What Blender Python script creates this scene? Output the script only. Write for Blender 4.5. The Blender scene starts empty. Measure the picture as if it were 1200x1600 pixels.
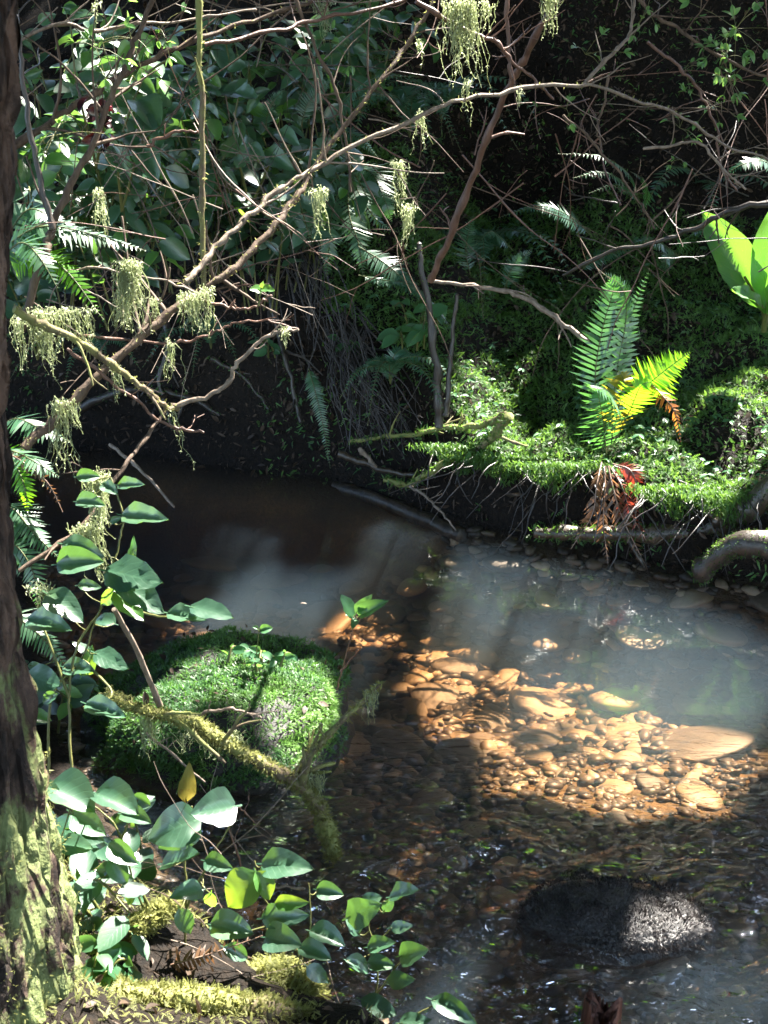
import bpy, math, random
import numpy as np

# ------------------------------------------------------------------ camera, world, sun, exposure
S = bpy.context.scene
COL = S.collection
R = math.radians
random.seed(7)
rng = np.random.default_rng(7)

CAM = np.array([0.0, 0.0, 1.6])
PITCH = R(20)
FPX = 1931.4                      # focal length in photograph pixels (45 degrees tall)
cam_data = bpy.data.cameras.new('camera')
cam = bpy.data.objects.new('camera', cam_data)
COL.objects.link(cam)
cam.location = CAM
cam.rotation_euler = (R(90) - PITCH, 0, 0)
cam_data.sensor_fit = 'VERTICAL'
cam_data.sensor_height = 24
cam_data.angle = R(45)
cam_data.clip_start = 0.05
cam_data.clip_end = 400
cam_data.dof.use_dof = True
cam_data.dof.focus_distance = 3.7
cam_data.dof.aperture_fstop = 11
S.camera = cam
S.render.resolution_x = 768
S.render.resolution_y = 1024

SUN_AZ, SUN_EL = R(42), R(56)     # azimuth measured from +Y towards +X
SUN = np.array([math.sin(SUN_AZ) * math.cos(SUN_EL), math.cos(SUN_AZ) * math.cos(SUN_EL), math.sin(SUN_EL)])
W = bpy.data.worlds.new('World')
S.world = W
W.use_nodes = True
wn = W.node_tree.nodes
wn.clear()
w_out = wn.new('ShaderNodeOutputWorld')
w_bg = wn.new('ShaderNodeBackground')
w_sky = wn.new('ShaderNodeTexSky')
w_sky.sky_type = 'NISHITA'
w_sky.sun_disc = False
w_sky.sun_elevation = SUN_EL
w_sky.sun_rotation = SUN_AZ
w_bg.inputs['Strength'].default_value = 0.112
W.node_tree.links.new(w_sky.outputs[0], w_bg.inputs[0])
W.node_tree.links.new(w_bg.outputs[0], w_out.inputs[0])

from mathutils import Vector
sun_data = bpy.data.lights.new('sun', 'SUN')
sun_data.energy = 5.0
sun_data.angle = R(0.5)
sun_data.color = (1.0, 0.95, 0.86)
sun = bpy.data.objects.new('sun', sun_data)
COL.objects.link(sun)
sun.rotation_euler = Vector(-SUN).to_track_quat('-Z', 'Y').to_euler()
sun.location = (6, 6, 9)

S.view_settings.view_transform = 'Standard'
S.view_settings.look = 'None'
S.view_settings.exposure = 3.4
S.view_settings.gamma = 1.0
cy = S.cycles
cy.use_denoising = True
cy.max_bounces = 8
cy.diffuse_bounces = 3
cy.glossy_bounces = 3
cy.transmission_bounces = 4
cy.transparent_max_bounces = 10
cy.volume_bounces = 0
cy.caustics_reflective = False
cy.caustics_refractive = False
cy.sample_clamp_indirect = 4.0

# ------------------------------------------------------------------ picture to place
FWD = np.array([0, math.cos(PITCH), -math.sin(PITCH)])
UPV = np.array([0, math.sin(PITCH), math.cos(PITCH)])
RGT = np.array([1.0, 0, 0])

def ray(px, py):
    return FWD + RGT * ((px - 600) / FPX) + UPV * ((800 - py) / FPX)

def P(px, py, Y):
    """The point seen at a photograph pixel, Y metres ahead."""
    d = ray(px, py)
    return CAM + d * (Y / d[1])

def PZ(px, py, z=0.0):
    d = ray(px, py)
    return CAM + d * ((z - CAM[2]) / d[2])

def mpp(Y, py=800):
    """Metres per photograph pixel at depth Y."""
    d = ray(600, py)
    return (Y / d[1]) / FPX

# ------------------------------------------------------------------ small numeric helpers
def sm(a, b, x):
    t = np.clip((np.asarray(x, float) - a) / (b - a), 0, 1)
    return t * t * (3 - 2 * t)

_perm = np.random.default_rng(3).random((64, 64, 64))
def vnoise(p, scale=1.0, off=0.0):
    """Value noise in 0..1 for points (N,2|3)."""
    p = np.asarray(p, float) * scale + off + 1000.0
    if p.shape[1] == 2:
        p = np.column_stack([p, np.zeros(len(p)) + off])
    i = np.floor(p).astype(int)
    f = p - i
    f = f * f * (3 - 2 * f)
    r = 0
    for dx in (0, 1):
        for dy in (0, 1):
            for dz in (0, 1):
                w = (f[:, 0] if dx else 1 - f[:, 0]) * (f[:, 1] if dy else 1 - f[:, 1]) * (f[:, 2] if dz else 1 - f[:, 2])
                r = r + w * _perm[(i[:, 0] + dx) & 63, (i[:, 1] + dy) & 63, (i[:, 2] + dz) & 63]
    return r

def fbm(p, scale=1.0, octv=4, off=0.0):
    a, t, r = 1.0, 0.0, 0.0
    for o in range(octv):
        r = r + a * vnoise(p, scale * 2 ** o, off + 7.3 * o)
        t += a
        a *= 0.5
    return r / t

def unit(v):
    v = np.asarray(v, float)
    return v / (np.linalg.norm(v, axis=-1, keepdims=True) + 1e-12)

def catmull(pts, n):
    """Smooth curve through control points (K,D), n samples."""
    pts = np.asarray(pts, float)
    if len(pts) == 2:
        t = np.linspace(0, 1, n)[:, None]
        return pts[0] * (1 - t) + pts[1] * t
    a = np.vstack([2 * pts[0] - pts[1], pts, 2 * pts[-1] - pts[-2]])
    k = len(pts) - 1
    u = np.linspace(0, k - 1e-6, n)
    i = u.astype(int)
    t = (u - i)[:, None]
    p0, p1, p2, p3 = a[i], a[i + 1], a[i + 2], a[i + 3]
    return 0.5 * (2 * p1 + (p2 - p0) * t + (2 * p0 - 5 * p1 + 4 * p2 - p3) * t ** 2 + (3 * p1 - p0 - 3 * p2 + p3) * t ** 3)

# ------------------------------------------------------------------ mesh builder
LOC = {}
class MB:
    def __init__(self):
        self.v, self.f, self.uv, self.n = [], [], [], 0
    def add(self, v, f, uv=None):
        v = np.asarray(v, float)
        f = np.asarray(f, int)
        self.v.append(v)
        self.f.append(f + self.n)
        self.uv.append(np.zeros((len(v), 2)) if uv is None else np.asarray(uv, float))
        self.n += len(v)
        return self
    def build(self, name, mat, parent=None, loc=None, smooth=True):
        V = np.vstack(self.v)
        base = LOC[parent.name] if parent is not None else (np.zeros(3) if loc is None else np.asarray(loc, float))
        me = bpy.data.meshes.new(name)
        me.vertices.add(len(V))
        me.vertices.foreach_set('co', (V - base).astype(np.float32).ravel())
        idx = np.concatenate([a.ravel() for a in self.f])
        tot = np.concatenate([np.full(len(a), a.shape[1]) for a in self.f])
        st = np.concatenate([[0], np.cumsum(tot)[:-1]])
        me.loops.add(len(idx))
        me.loops.foreach_set('vertex_index', idx.astype(np.int32))
        me.polygons.add(len(tot))
        me.polygons.foreach_set('loop_start', st.astype(np.int32))
        me.polygons.foreach_set('loop_total', tot.astype(np.int32))
        me.update(calc_edges=True)
        uvl = me.uv_layers.new(name='UVMap')
        uvl.data.foreach_set('uv', np.vstack(self.uv)[idx].astype(np.float32).ravel())
        me.polygons.foreach_set('use_smooth', np.full(len(tot), smooth))
        me.materials.append(mat)
        me.validate()
        o = bpy.data.objects.new(name, me)
        COL.objects.link(o)
        if parent is not None:
            o.parent = parent
        else:
            o.location = base
        LOC[o.name] = base
        return o

def tag(o, label=None, cat=None, group=None, kind=None):
    if label: o['label'] = label
    if cat: o['category'] = cat
    if group: o['group'] = group
    if kind: o['kind'] = kind
    return o

def empty(name, loc, label, cat, group=None):
    o = bpy.data.objects.new(name, None)
    o.empty_display_size = 0.05
    COL.objects.link(o)
    o.location = loc
    LOC[o.name] = np.asarray(loc, float)
    return tag(o, label, cat, group)

def frames(C):
    """Parallel-transported frames along a polyline."""
    T = unit(np.gradient(C, axis=0))
    n0 = np.cross(T[0], [0.3, 0.2, 1.0])
    if np.linalg.norm(n0) < 1e-3:
        n0 = np.cross(T[0], [1, 0, 0])
    N = [unit(n0)]
    for i in range(1, len(C)):
        v = N[-1] - T[i] * np.dot(N[-1], T[i])
        N.append(unit(v))
    N = np.array(N)
    return T, N, np.cross(T, N)

def tube(mb, C, rad, sides=7, cap=True, rough=0.0):
    C = np.asarray(C, float)
    n = len(C)
    rad = np.broadcast_to(np.asarray(rad, float), (n,))
    T, N, B = frames(C)
    a = np.linspace(0, 2 * np.pi, sides, endpoint=False)
    rr = rad[:, None] * (1 + rough * (rng.random((n, sides)) - 0.5) * 2)
    V = C[:, None] + rr[..., None] * (np.cos(a)[None, :, None] * N[:, None] + np.sin(a)[None, :, None] * B[:, None])
    V = V.reshape(-1, 3)
    i = np.arange(n - 1)[:, None] * sides
    j = np.arange(sides)[None]
    k = (j + 1) % sides
    F = np.stack([i + j, i + k, i + sides + k, i + sides + j], -1).reshape(-1, 4)
    L = np.linspace(0, 1, n)
    uv = np.stack([np.repeat(L, sides), np.tile(a / (2 * np.pi), n)], -1)
    mb.add(V, F, uv)
    if cap:
        mb.add(np.vstack([V[-sides:], C[-1] + T[-1] * rad[-1] * 0.7]), [[q, (q + 1) % sides, sides] for q in range(sides)])
        mb.add(np.vstack([V[:sides], C[0] - T[0] * rad[0] * 0.3]), [[(q + 1) % sides, q, sides] for q in range(sides)])
    return mb

def scatter(mb, templates, M, O, pick=None):
    """Place templates by (N,3,3) matrices M (columns are axes) and origins O."""
    N = len(O)
    if N == 0:
        return mb
    if pick is None:
        pick = rng.integers(0, len(templates), N)
    for q, (tv, tf, tu) in enumerate(templates):
        s = np.nonzero(pick == q)[0]
        if len(s) == 0:
            continue
        V = np.einsum('nij,vj->nvi', M[s], tv) + O[s][:, None]
        F = tf[None] + (np.arange(len(s)) * len(tv))[:, None, None]
        mb.add(V.reshape(-1, 3), F.reshape(-1, tf.shape[1]), np.tile(tu, (len(s), 1)))
    return mb

def basis(a, n):
    """Matrices with x along a, z near n (N,3 each)."""
    a = unit(a)
    n = n - a * np.sum(a * n, -1, keepdims=True)
    n = unit(n)
    return np.stack([a, np.cross(n, a), n], -1)

def rndv(n):
    return unit(rng.normal(size=(n, 3)))

# ------------------------------------------------------------------ leaf templates
def leaf_tpl(wid=0.6, nu=8, nv=4, fold=0.18, bend=0.25, tip=0.8, base=0.5, wave=0.02, stalk=0.14, twist=0.0):
    u = np.linspace(0, 1, nu)
    w = (u ** base) * ((1 - u) ** tip)
    w = w / w.max() * wid / 2
    w[0] = max(w[1] * 0.25, 0.01)
    v = np.linspace(-1, 1, nv + 1)
    U, Vv = np.meshgrid(u, v, indexing='ij')
    x = U.copy()
    y = Vv * w[:, None]
    z = np.abs(Vv) * w[:, None] * fold * 2 - bend * U ** 2 * 0.6 + wave * np.sin(U * 17 + Vv * 3) * np.abs(Vv)
    z = z + twist * y * U
    x = x - bend * 0.12 * U ** 2
    vert = np.stack([x, y, z], -1).reshape(-1, 3)
    uv = np.stack([U, Vv * 0.5 + 0.5], -1).reshape(-1, 2)
    F = []
    m = nv + 1
    for i in range(nu - 1):
        for j in range(nv):
            F.append([i * m + j, (i + 1) * m + j, (i + 1) * m + j + 1, i * m + j + 1])
    if stalk:
        k = len(vert)
        s = 0.014
        vert = np.vstack([vert, [[-stalk, -s, 0.01], [-stalk, s, 0.01], [0.12, s, 0.004], [0.12, -s, 0.004]]])
        uv = np.vstack([uv, [[0, .5]] * 4])
        F.append([k, k + 3, k + 2, k + 1])
    return vert, np.array(F), uv

SALAL = [leaf_tpl(wd, 9, 4, f, b, tp, .52, w, .14, t) for f, b, w, t, wd, tp in
         ((.12, .12, .03, 0, .58, .85), (.3, .3, .03, .35, .5, 1.0), (.22, .5, .035, -.35, .62, .9), (.08, .15, .045, .25, .54, 1.1), (.42, .35, .025, 0, .6, .8), (.2, .6, .04, .5, .5, .95), (.32, -.15, .04, -.4, .56, 1.0))]
SALAL_LO = [leaf_tpl(0.6, 6, 2, f, b, .75, .5, 0, .12, t) for f, b, t in ((.15, .15, 0), (.3, .3, .3), (.22, .45, -.3))]
SMALL = [leaf_tpl(0.5, 5, 2, f, b, .8, .6, 0, .2) for f, b in ((.2, .2), (.1, .4), (.3, .1))]
def blade(wid=.25, bend=.3, n=4):
    u = np.linspace(0, 1, n)
    w = wid / 2 * (1 - u) ** 0.7 * (0.55 + 0.45 * np.sin(np.pi * u))
    V = np.vstack([np.stack([u, -w, -bend * u ** 2], -1), np.stack([u, w, -bend * u ** 2], -1)])
    F = np.array([[i, i + 1, n + i + 1, n + i] for i in range(n - 1)])
    uv = np.vstack([np.stack([u, u * 0], -1), np.stack([u, u * 0 + 1], -1)])
    return V, F, uv
MOSSB = [blade(.34, .3), blade(.28, .6), blade(.4, .1)]
def moss_spray():
    """A little feathery moss shoot: a stem with paired side blades."""
    V, F, U, n = [], [], [], 0
    for k, s in enumerate(np.linspace(0.1, 0.95, 5)):
        for sd in (-1, 1):
            L = 0.34 * (1 - 0.6 * s)
            c, q = math.cos(0.9), math.sin(0.9) * sd
            a = np.array([s, 0, -.25 * s * s])
            d = np.array([c, q, -.25]) * L
            e = np.array([-q, c, 0]) * 0.085
            V += [a - e * .5, a + e * .5, a + d * .6 + e * .5, a + d, a + d * .6 - e * .5]
            F.append([n, n + 4, n + 2, n + 1]); F.append([n + 4, n + 3, n + 2, n + 2])
            U += [[s, .5]] * 5
            n += 5
    F = [f for f in F]
    tri = []
    for f in F:
        tri.append([f[0], f[1], f[2]])
        if f[2] != f[3]:
            tri.append([f[0], f[2], f[3]])
    V += [np.array([0, -.02, 0]), np.array([0, .02, 0]), np.array([1, 0, -.25])]
    U += [[.5, .5]] * 3
    tri.append([n, n + 2, n + 1])
    return np.array(V), np.array(tri), np.array(U)
SPRAY = [moss_spray()]
# ------------------------------------------------------------------ materials
class NT:
    def __init__(self, name):
        self.m = bpy.data.materials.new(name)
        self.m.use_nodes = True
        self.t = self.m.node_tree
        self.t.nodes.clear()
        self.out = self.n('OutputMaterial')
    def n(self, typ, **kw):
        nd = self.t.nodes.new('ShaderNode' + typ)
        for k, v in kw.items():
            if k.startswith('_'):
                nd.inputs[k[1:].replace('_', ' ')].default_value = v
            else:
                setattr(nd, k, v)
        return nd
    def l(self, a, b):
        self.t.links.new(a, b)
    def val(self, nd, i, v):
        if hasattr(v, 'node'):
            self.l(v, nd.inputs[i])
        else:
            nd.inputs[i].default_value = v
    def math(self, op, a, b=0.0):
        nd = self.n('Math', operation=op)
        self.val(nd, 0, a); self.val(nd, 1, b)
        return nd.outputs[0]
    def mix(self, f, a, b):
        nd = self.n('Mix', data_type='RGBA')
        self.val(nd, 0, f)
        self.val(nd, 6, a if hasattr(a, 'node') else (*a, 1))
        self.val(nd, 7, b if hasattr(b, 'node') else (*b, 1))
        return nd.outputs[2]
    def noise(self, scale, detail=4, rough=.55, vec=None, dist=0.0):
        nd = self.n('TexNoise', _Scale=scale, _Detail=detail, _Roughness=rough, _Distortion=dist)
        if vec is not None:
            self.l(vec, nd.inputs['Vector'])
        return nd.outputs[0]
    def ramp(self, f, stops):
        nd = self.n('ValToRGB')
        self.l(f, nd.inputs[0])
        e = nd.color_ramp.elements
        while len(e) < len(stops):
            e.new(.5)
        for q, (p, c) in enumerate(stops):
            e[q].position = p
            e[q].color = (*c, 1) if not isinstance(c, float) else (c, c, c, 1)
        return nd.outputs[0]
    def coords(self, kind='Object', scale=None):
        o = self.n('TexCoord').outputs[kind]
        if scale:
            mp = self.n('Mapping')
            mp.inputs['Scale'].default_value = scale
            self.l(o, mp.inputs[0])
            o = mp.outputs[0]
        return o
    def pos(self, scale=None):
        o = self.n('NewGeometry').outputs['Position']
        if scale:
            mp = self.n('Mapping')
            mp.inputs['Scale'].default_value = scale
            self.l(o, mp.inputs[0])
            o = mp.outputs[0]
        return o
    def bump(self, h, strength=.5, dist=.01):
        nd = self.n('Bump', _Strength=strength, _Distance=dist)
        self.l(h, nd.inputs['Height'])
        return nd.outputs[0]
    def principled(self, color, rough=.6, spec=.5, normal=None, coat=0.0):
        b = self.n('BsdfPrincipled')
        self.val(b, 'Base Color', color if hasattr(color, 'node') else (*color, 1))
        self.val(b, 'Roughness', rough)
        self.val(b, 'Specular IOR Level', spec)
        if coat:
            b.inputs['Coat Weight'].default_value = coat
            b.inputs['Coat Roughness'].default_value = .30
        if normal is not None:
            self.l(normal, b.inputs['Normal'])
        return b.outputs[0]
    def done(self, sh, vol=None):
        self.l(sh, self.out.inputs['Surface'])
        if vol is not None:
            self.l(vol, self.out.inputs['Volume'])
        return self.m

def leaf_mat(name, c1, c2, trans, tw=.35, rough=.35, spec=.5, vein=0.25, coat=0.0, spots=None, patch=None):
    """Two-sided leaf: glossy skin over colour, light glowing through from behind."""
    t = NT(name)
    isl = t.n('NewGeometry').outputs['Random Per Island']
    col = t.mix(isl, c1, c2)
    big = t.noise(9, 3, .6, t.coords('Object'))
    col = t.mix(t.math('MULTIPLY', big, .5), col, tuple(x * .6 for x in c1))
    if patch:
        pc, ps_, lo, hi = patch
        col = t.mix(t.ramp(t.noise(ps_, 3, .55, t.coords('Object')), [(lo, 0.0), (hi, 1.0)]), col, pc)
    if spots:
        sp = t.noise(60, 2, .5, t.coords('Object'))
        col = t.mix(t.ramp(sp, [(.62, 0.0), (.68, 1.0)]), col, spots)
    nrm = None
    if vein:
        uv = t.coords('UV')
        sx = t.n('SeparateXYZ'); t.l(uv, sx.inputs[0])
        v = t.math('ABSOLUTE', t.math('SUBTRACT', sx.outputs[1], .5))
        w = t.math('SINE', t.math('MULTIPLY', t.math('SUBTRACT', sx.outputs[0], t.math('MULTIPLY', v, .7)), 44))
        mid = t.math('LESS_THAN', v, .03)
        ln = t.ramp(w, [(.86, 0.0), (1.0, 1.0)])
        h = t.math('ADD', t.math('MULTIPLY', ln, -.5), t.math('MULTIPLY', mid, -1.0))
        nrm = t.bump(h, vein, .004)
        col = t.mix(t.math('MULTIPLY', t.math('MAXIMUM', ln, mid), .16), col, tuple(min(1, x * 1.9 + .02) for x in c2))
    p = t.principled(col, rough, spec, nrm, coat)
    tr = t.n('BsdfTranslucent')
    tr.inputs[0].default_value = (*trans, 1)
    mx = t.n('MixShader'); mx.inputs[0].default_value = tw
    t.l(p, mx.inputs[1]); t.l(tr.outputs[0], mx.inputs[2])
    return t.done(mx.outputs[0])

M = {}
M['salal'] = leaf_mat('salal leaf', (.022, .075, .040), (.045, .120, .060), (.14, .30, .04), .28, .48, .6, .22, 1.0, None, ((.060, .125, .040), 13, .55, .75))
M['salal_young'] = leaf_mat('young salal leaf', (.06, .17, .04), (.10, .24, .05), (.32, .55, .05), .42, .4, .5, .12, .5)
M['salal_spotted'] = leaf_mat('spotted salal leaf', (.05, .13, .03), (.07, .16, .03), (.30, .45, .03), .42, .4, .4, .12, 0, (.015, .03, .01))
M['dry_leaf'] = leaf_mat('withering leaf', (.13, .12, .03), (.17, .15, .04), (.35, .28, .05), .4, .5, .3, .3, 0, (.10, .045, .02))
M['herb'] = leaf_mat('herb leaf', (.035, .11, .05), (.07, .17, .07), (.18, .38, .06), .35, .4, .4, 0)
M['bramble'] = leaf_mat('bramble leaf', (.07, .17, .06), (.12, .25, .09), (.25, .45, .08), .4, .38, .5, 0)
M['skunk'] = leaf_mat('skunk cabbage leaf', (.04, .13, .03), (.06, .17, .035), (.15, .36, .03), .4, .42, .5, .5, 0, (.10, .13, .03))
M['canopy'] = leaf_mat('canopy leaf', (.03, .08, .03), (.06, .13, .04), (.15, .28, .05), .25, .5, .3, 0)
M['fern'] = leaf_mat('fern pinna', (.022, .085, .035), (.04, .13, .05), (.12, .34, .05), .32, .5, .6, 0, .8)
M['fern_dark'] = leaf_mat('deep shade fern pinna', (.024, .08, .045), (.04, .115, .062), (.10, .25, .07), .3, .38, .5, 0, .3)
M['fern_bright'] = leaf_mat('young fern pinna', (.08, .24, .02), (.11, .30, .02), (.34, .75, .02), .5, .4, .4, 0)
M['fern_yellow'] = leaf_mat('yellowing fern pinna', (.16, .17, .02), (.16, .10, .015), (.65, .52, .03), .5, .45, .4, 0)
M['fern_orange'] = leaf_mat('orange dead fern pinna', (.32, .11, .025), (.36, .15, .03), (.75, .26, .04), .45, .5, .4, 0)
M['fern_red'] = leaf_mat('red dead fern pinna', (.15, .030, .018), (.20, .045, .022), (.45, .06, .03), .35, .4, .5, 0)
M['fern_brown'] = leaf_mat('brown dead fern pinna', (.09, .045, .022), (.14, .075, .035), (.28, .13, .05), .3, .4, .5, 0)
M['moss'] = leaf_mat('cushion moss shoot', (.030, .085, .018), (.075, .16, .035), (.20, .38, .05), .35, .5, .4, 0)
M['moss_rock'] = leaf_mat('leafy boulder moss', (.022, .075, .022), (.06, .15, .04), (.15, .34, .05), .3, .5, .4, 0, 0, None, ((.10, .19, .035), 5, .48, .68))
M['moss_yellow'] = leaf_mat('yellow branch moss', (.10, .11, .035), (.20, .205, .07), (.45, .46, .16), .45, .6, .3, 0)
M['moss_hang'] = leaf_mat('hanging moss strand', (.22, .245, .15), (.38, .41, .27), (.62, .68, .40), .55, .6, .3, 0)
M['moss_wet'] = leaf_mat('dark wet water moss', (.007, .006, .006), (.024, .016, .015), (.02, .016, .012), .1, .45, .35, 0)
M['berry'] = NT('red berry')
M['berry'] = M['berry'].done(M['berry'].principled((.35, .012, .012), .18, .6, None, .3))
M['withered'] = leaf_mat('withered dark red leaf', (.012, .004, .006), (.03, .006, .008), (.06, .006, .006), .08, .2, .7, 0, .3)
M['litter'] = leaf_mat('dead leaf litter', (.035, .022, .014), (.085, .055, .035), (.08, .05, .03), .15, .6, .3, 0)

def bark(name, c1, c2, rough=.75, sc=(60, 60, 12), moss=None, mossmix=(.52, .62), bumps=.6, spec=.3):
    t = NT(name)
    co = t.coords('Object', sc)
    n = t.noise(1.0, 5, .65, co)
    col = t.mix(t.ramp(n, [(.3, 0.0), (.72, 1.0)]), c1, c2)
    if moss:
        nm = t.noise(7, 6, .7, t.coords('Object'))
        col = t.mix(t.ramp(nm, [(mossmix[0], 0.0), (mossmix[1], 1.0)]), col, moss)
    return t.done(t.principled(col, rough, spec, t.bump(n, bumps, .006)))
M['bark'] = bark('twig bark', (.035, .022, .016), (.14, .095, .065))
M['bark_pale'] = bark('pale twig bark', (.09, .066, .05), (.26, .20, .155), .6)
M['bark_red'] = bark('reddish stem bark', (.06, .030, .021), (.16, .082, .055), .5, spec=.4)
M['bark_dark'] = bark('dark wet bark', (.012, .009, .007), (.05, .036, .028), .45, spec=.5)
M['bark_mossy'] = bark('mossy twig bark', (.05, .035, .022), (.16, .12, .07), .75, moss=(.16, .17, .05), mossmix=(.42, .55))
M['stem_green'] = bark('green shrub stem', (.06, .075, .02), (.13, .12, .04), .45)
M['rachis'] = bark('fern stalk', (.05, .07, .02), (.10, .10, .035), .5)
M['rachis_dead'] = bark('dead fern stalk', (.10, .05, .03), (.30, .20, .15), .4, spec=.6)
M['rootlet'] = bark('rootlets', (.010, .008, .008), (.042, .032, .029), .45, spec=.6)
M['log_wet'] = bark('wet drowned log', (.010, .008, .006), (.07, .048, .03), .4, (38, 38, 9), spec=.5, bumps=1.0)
M['stump'] = bark('broken red wood', (.030, .010, .008), (.20, .075, .045), .55, (110, 110, 14), bumps=1.0)

# trunk of the near tree: furrowed dark bark with pale green moss on it
t = NT('near tree bark')
co = t.coords('Object', (22, 22, 4.5))
n1 = t.noise(1.0, 6, .65, co, .5)
n2 = t.noise(95, 4, .6, t.coords('Object'))
col = t.mix(t.ramp(n1, [(.38, 0.0), (.64, 1.0)]), (.014, .009, .007), (.15, .095, .07))
zz = t.n('SeparateXYZ'); t.l(t.pos(), zz.inputs[0])
low = t.n('MapRange'); low.inputs[1].default_value = 1.12; low.inputs[2].default_value = .62
low.inputs[3].default_value = 0; low.inputs[4].default_value = .34
t.l(zz.outputs[2], low.inputs[0])
nm = t.math('ADD', t.math('ADD', t.noise(14, 6, .72, t.coords('Object')), low.outputs[0]), t.math('MULTIPLY', t.math('SUBTRACT', n1, .5), 1.1))
mcol = t.mix(n2, (.06, .085, .025), (.20, .225, .095))
col = t.mix(t.ramp(nm, [(.72, 0.0), (.84, 1.0)]), col, mcol)
vo = t.n('TexVoronoi', feature='DISTANCE_TO_EDGE', _Scale=1.0)
t.l(t.coords('Object', (30, 30, 9)), vo.inputs['Vector'])
crk = t.ramp(vo.outputs[0], [(0, 0.0), (.16, 1.0)])
h = t.math('ADD', t.math('ADD', n1, t.math('MULTIPLY', n2, .3)), t.math('MULTIPLY', crk, .55))
M['trunk'] = t.done(t.principled(col, .8, .25, t.bump(h, 1.0, .02)))

# ground: stream silt below the water line, black humus above
t = NT('forest soil')
ps = t.pos()
n1 = t.noise(5, 6, .6, ps)
n2 = t.noise(70, 4, .65, ps)
soil = t.mix(t.ramp(n2, [(.35, 0.0), (.75, 1.0)]), (.003, .0022, .0016), (.017, .011, .007))
silt = t.mix(t.ramp(n1, [(.3, 0.0), (.7, 1.0)]), (.07, .046, .022), (.19, .12, .058))
silt = t.mix(t.ramp(n2, [(.3, 0.0), (.8, 1.0)]), silt, (.05, .037, .022))
zz = t.n('SeparateXYZ'); t.l(ps, zz.inputs[0])
zr = t.n('MapRange'); zr.inputs[1].default_value = -.10; zr.inputs[2].default_value = .0
t.l(zz.outputs[2], zr.inputs[0])
col = t.mix(zr.outputs[0], silt, soil)
M['soil'] = t.done(t.principled(col, .75, .15, t.bump(n2, .8, .02)))

# cobbles
def stone_mat(name, a, b, c):
    t = NT(name)
    oi = t.n('ObjectInfo').outputs['Random']
    col = t.mix(oi, a, b)
    n = t.noise(6, 5, .6, t.coords('Object'))
    col = t.mix(t.ramp(n, [(.35, 0.0), (.75, 1.0)]), col, c)
    n2 = t.noise(45, 3, .6, t.coords('Object'))
    col = t.mix(t.math('MULTIPLY', n2, .5), col, tuple(x * .45 for x in c))
    return t.done(t.principled(col, .45, .4, t.bump(n2, .25, .01)))
M['stone_tan'] = stone_mat('tan river stone', (.20, .145, .085), (.12, .085, .052), (.25, .19, .12))
M['stone_grey'] = stone_mat('grey brown river stone', (.085, .07, .055), (.17, .135, .10), (.05, .04, .03))
t = NT('gravel')
isl = t.n('NewGeometry').outputs['Random Per Island']
col = t.ramp(isl, [(0, (.018, .014, .010)), (.5, (.055, .040, .028)), (.85, (.13, .095, .062)), (1, (.26, .20, .14))])
M['gravel'] = t.done(t.principled(col, .5, .4))
t = NT('boulder stone')
n = t.noise(14, 6, .65, t.coords('Object'))
M['rock'] = t.done(t.principled(t.mix(n, (.010, .010, .010), (.035, .03, .028)), .6, .3, t.bump(n, .8, .02)))

t = NT('wet stone')
n = t.noise(30, 6, .65, t.coords('Object'))
M['rock_wet'] = t.done(t.principled(t.mix(n, (.006, .006, .006), (.03, .025, .023)), .28, .5, t.bump(n, 1.0, .015)))

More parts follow.
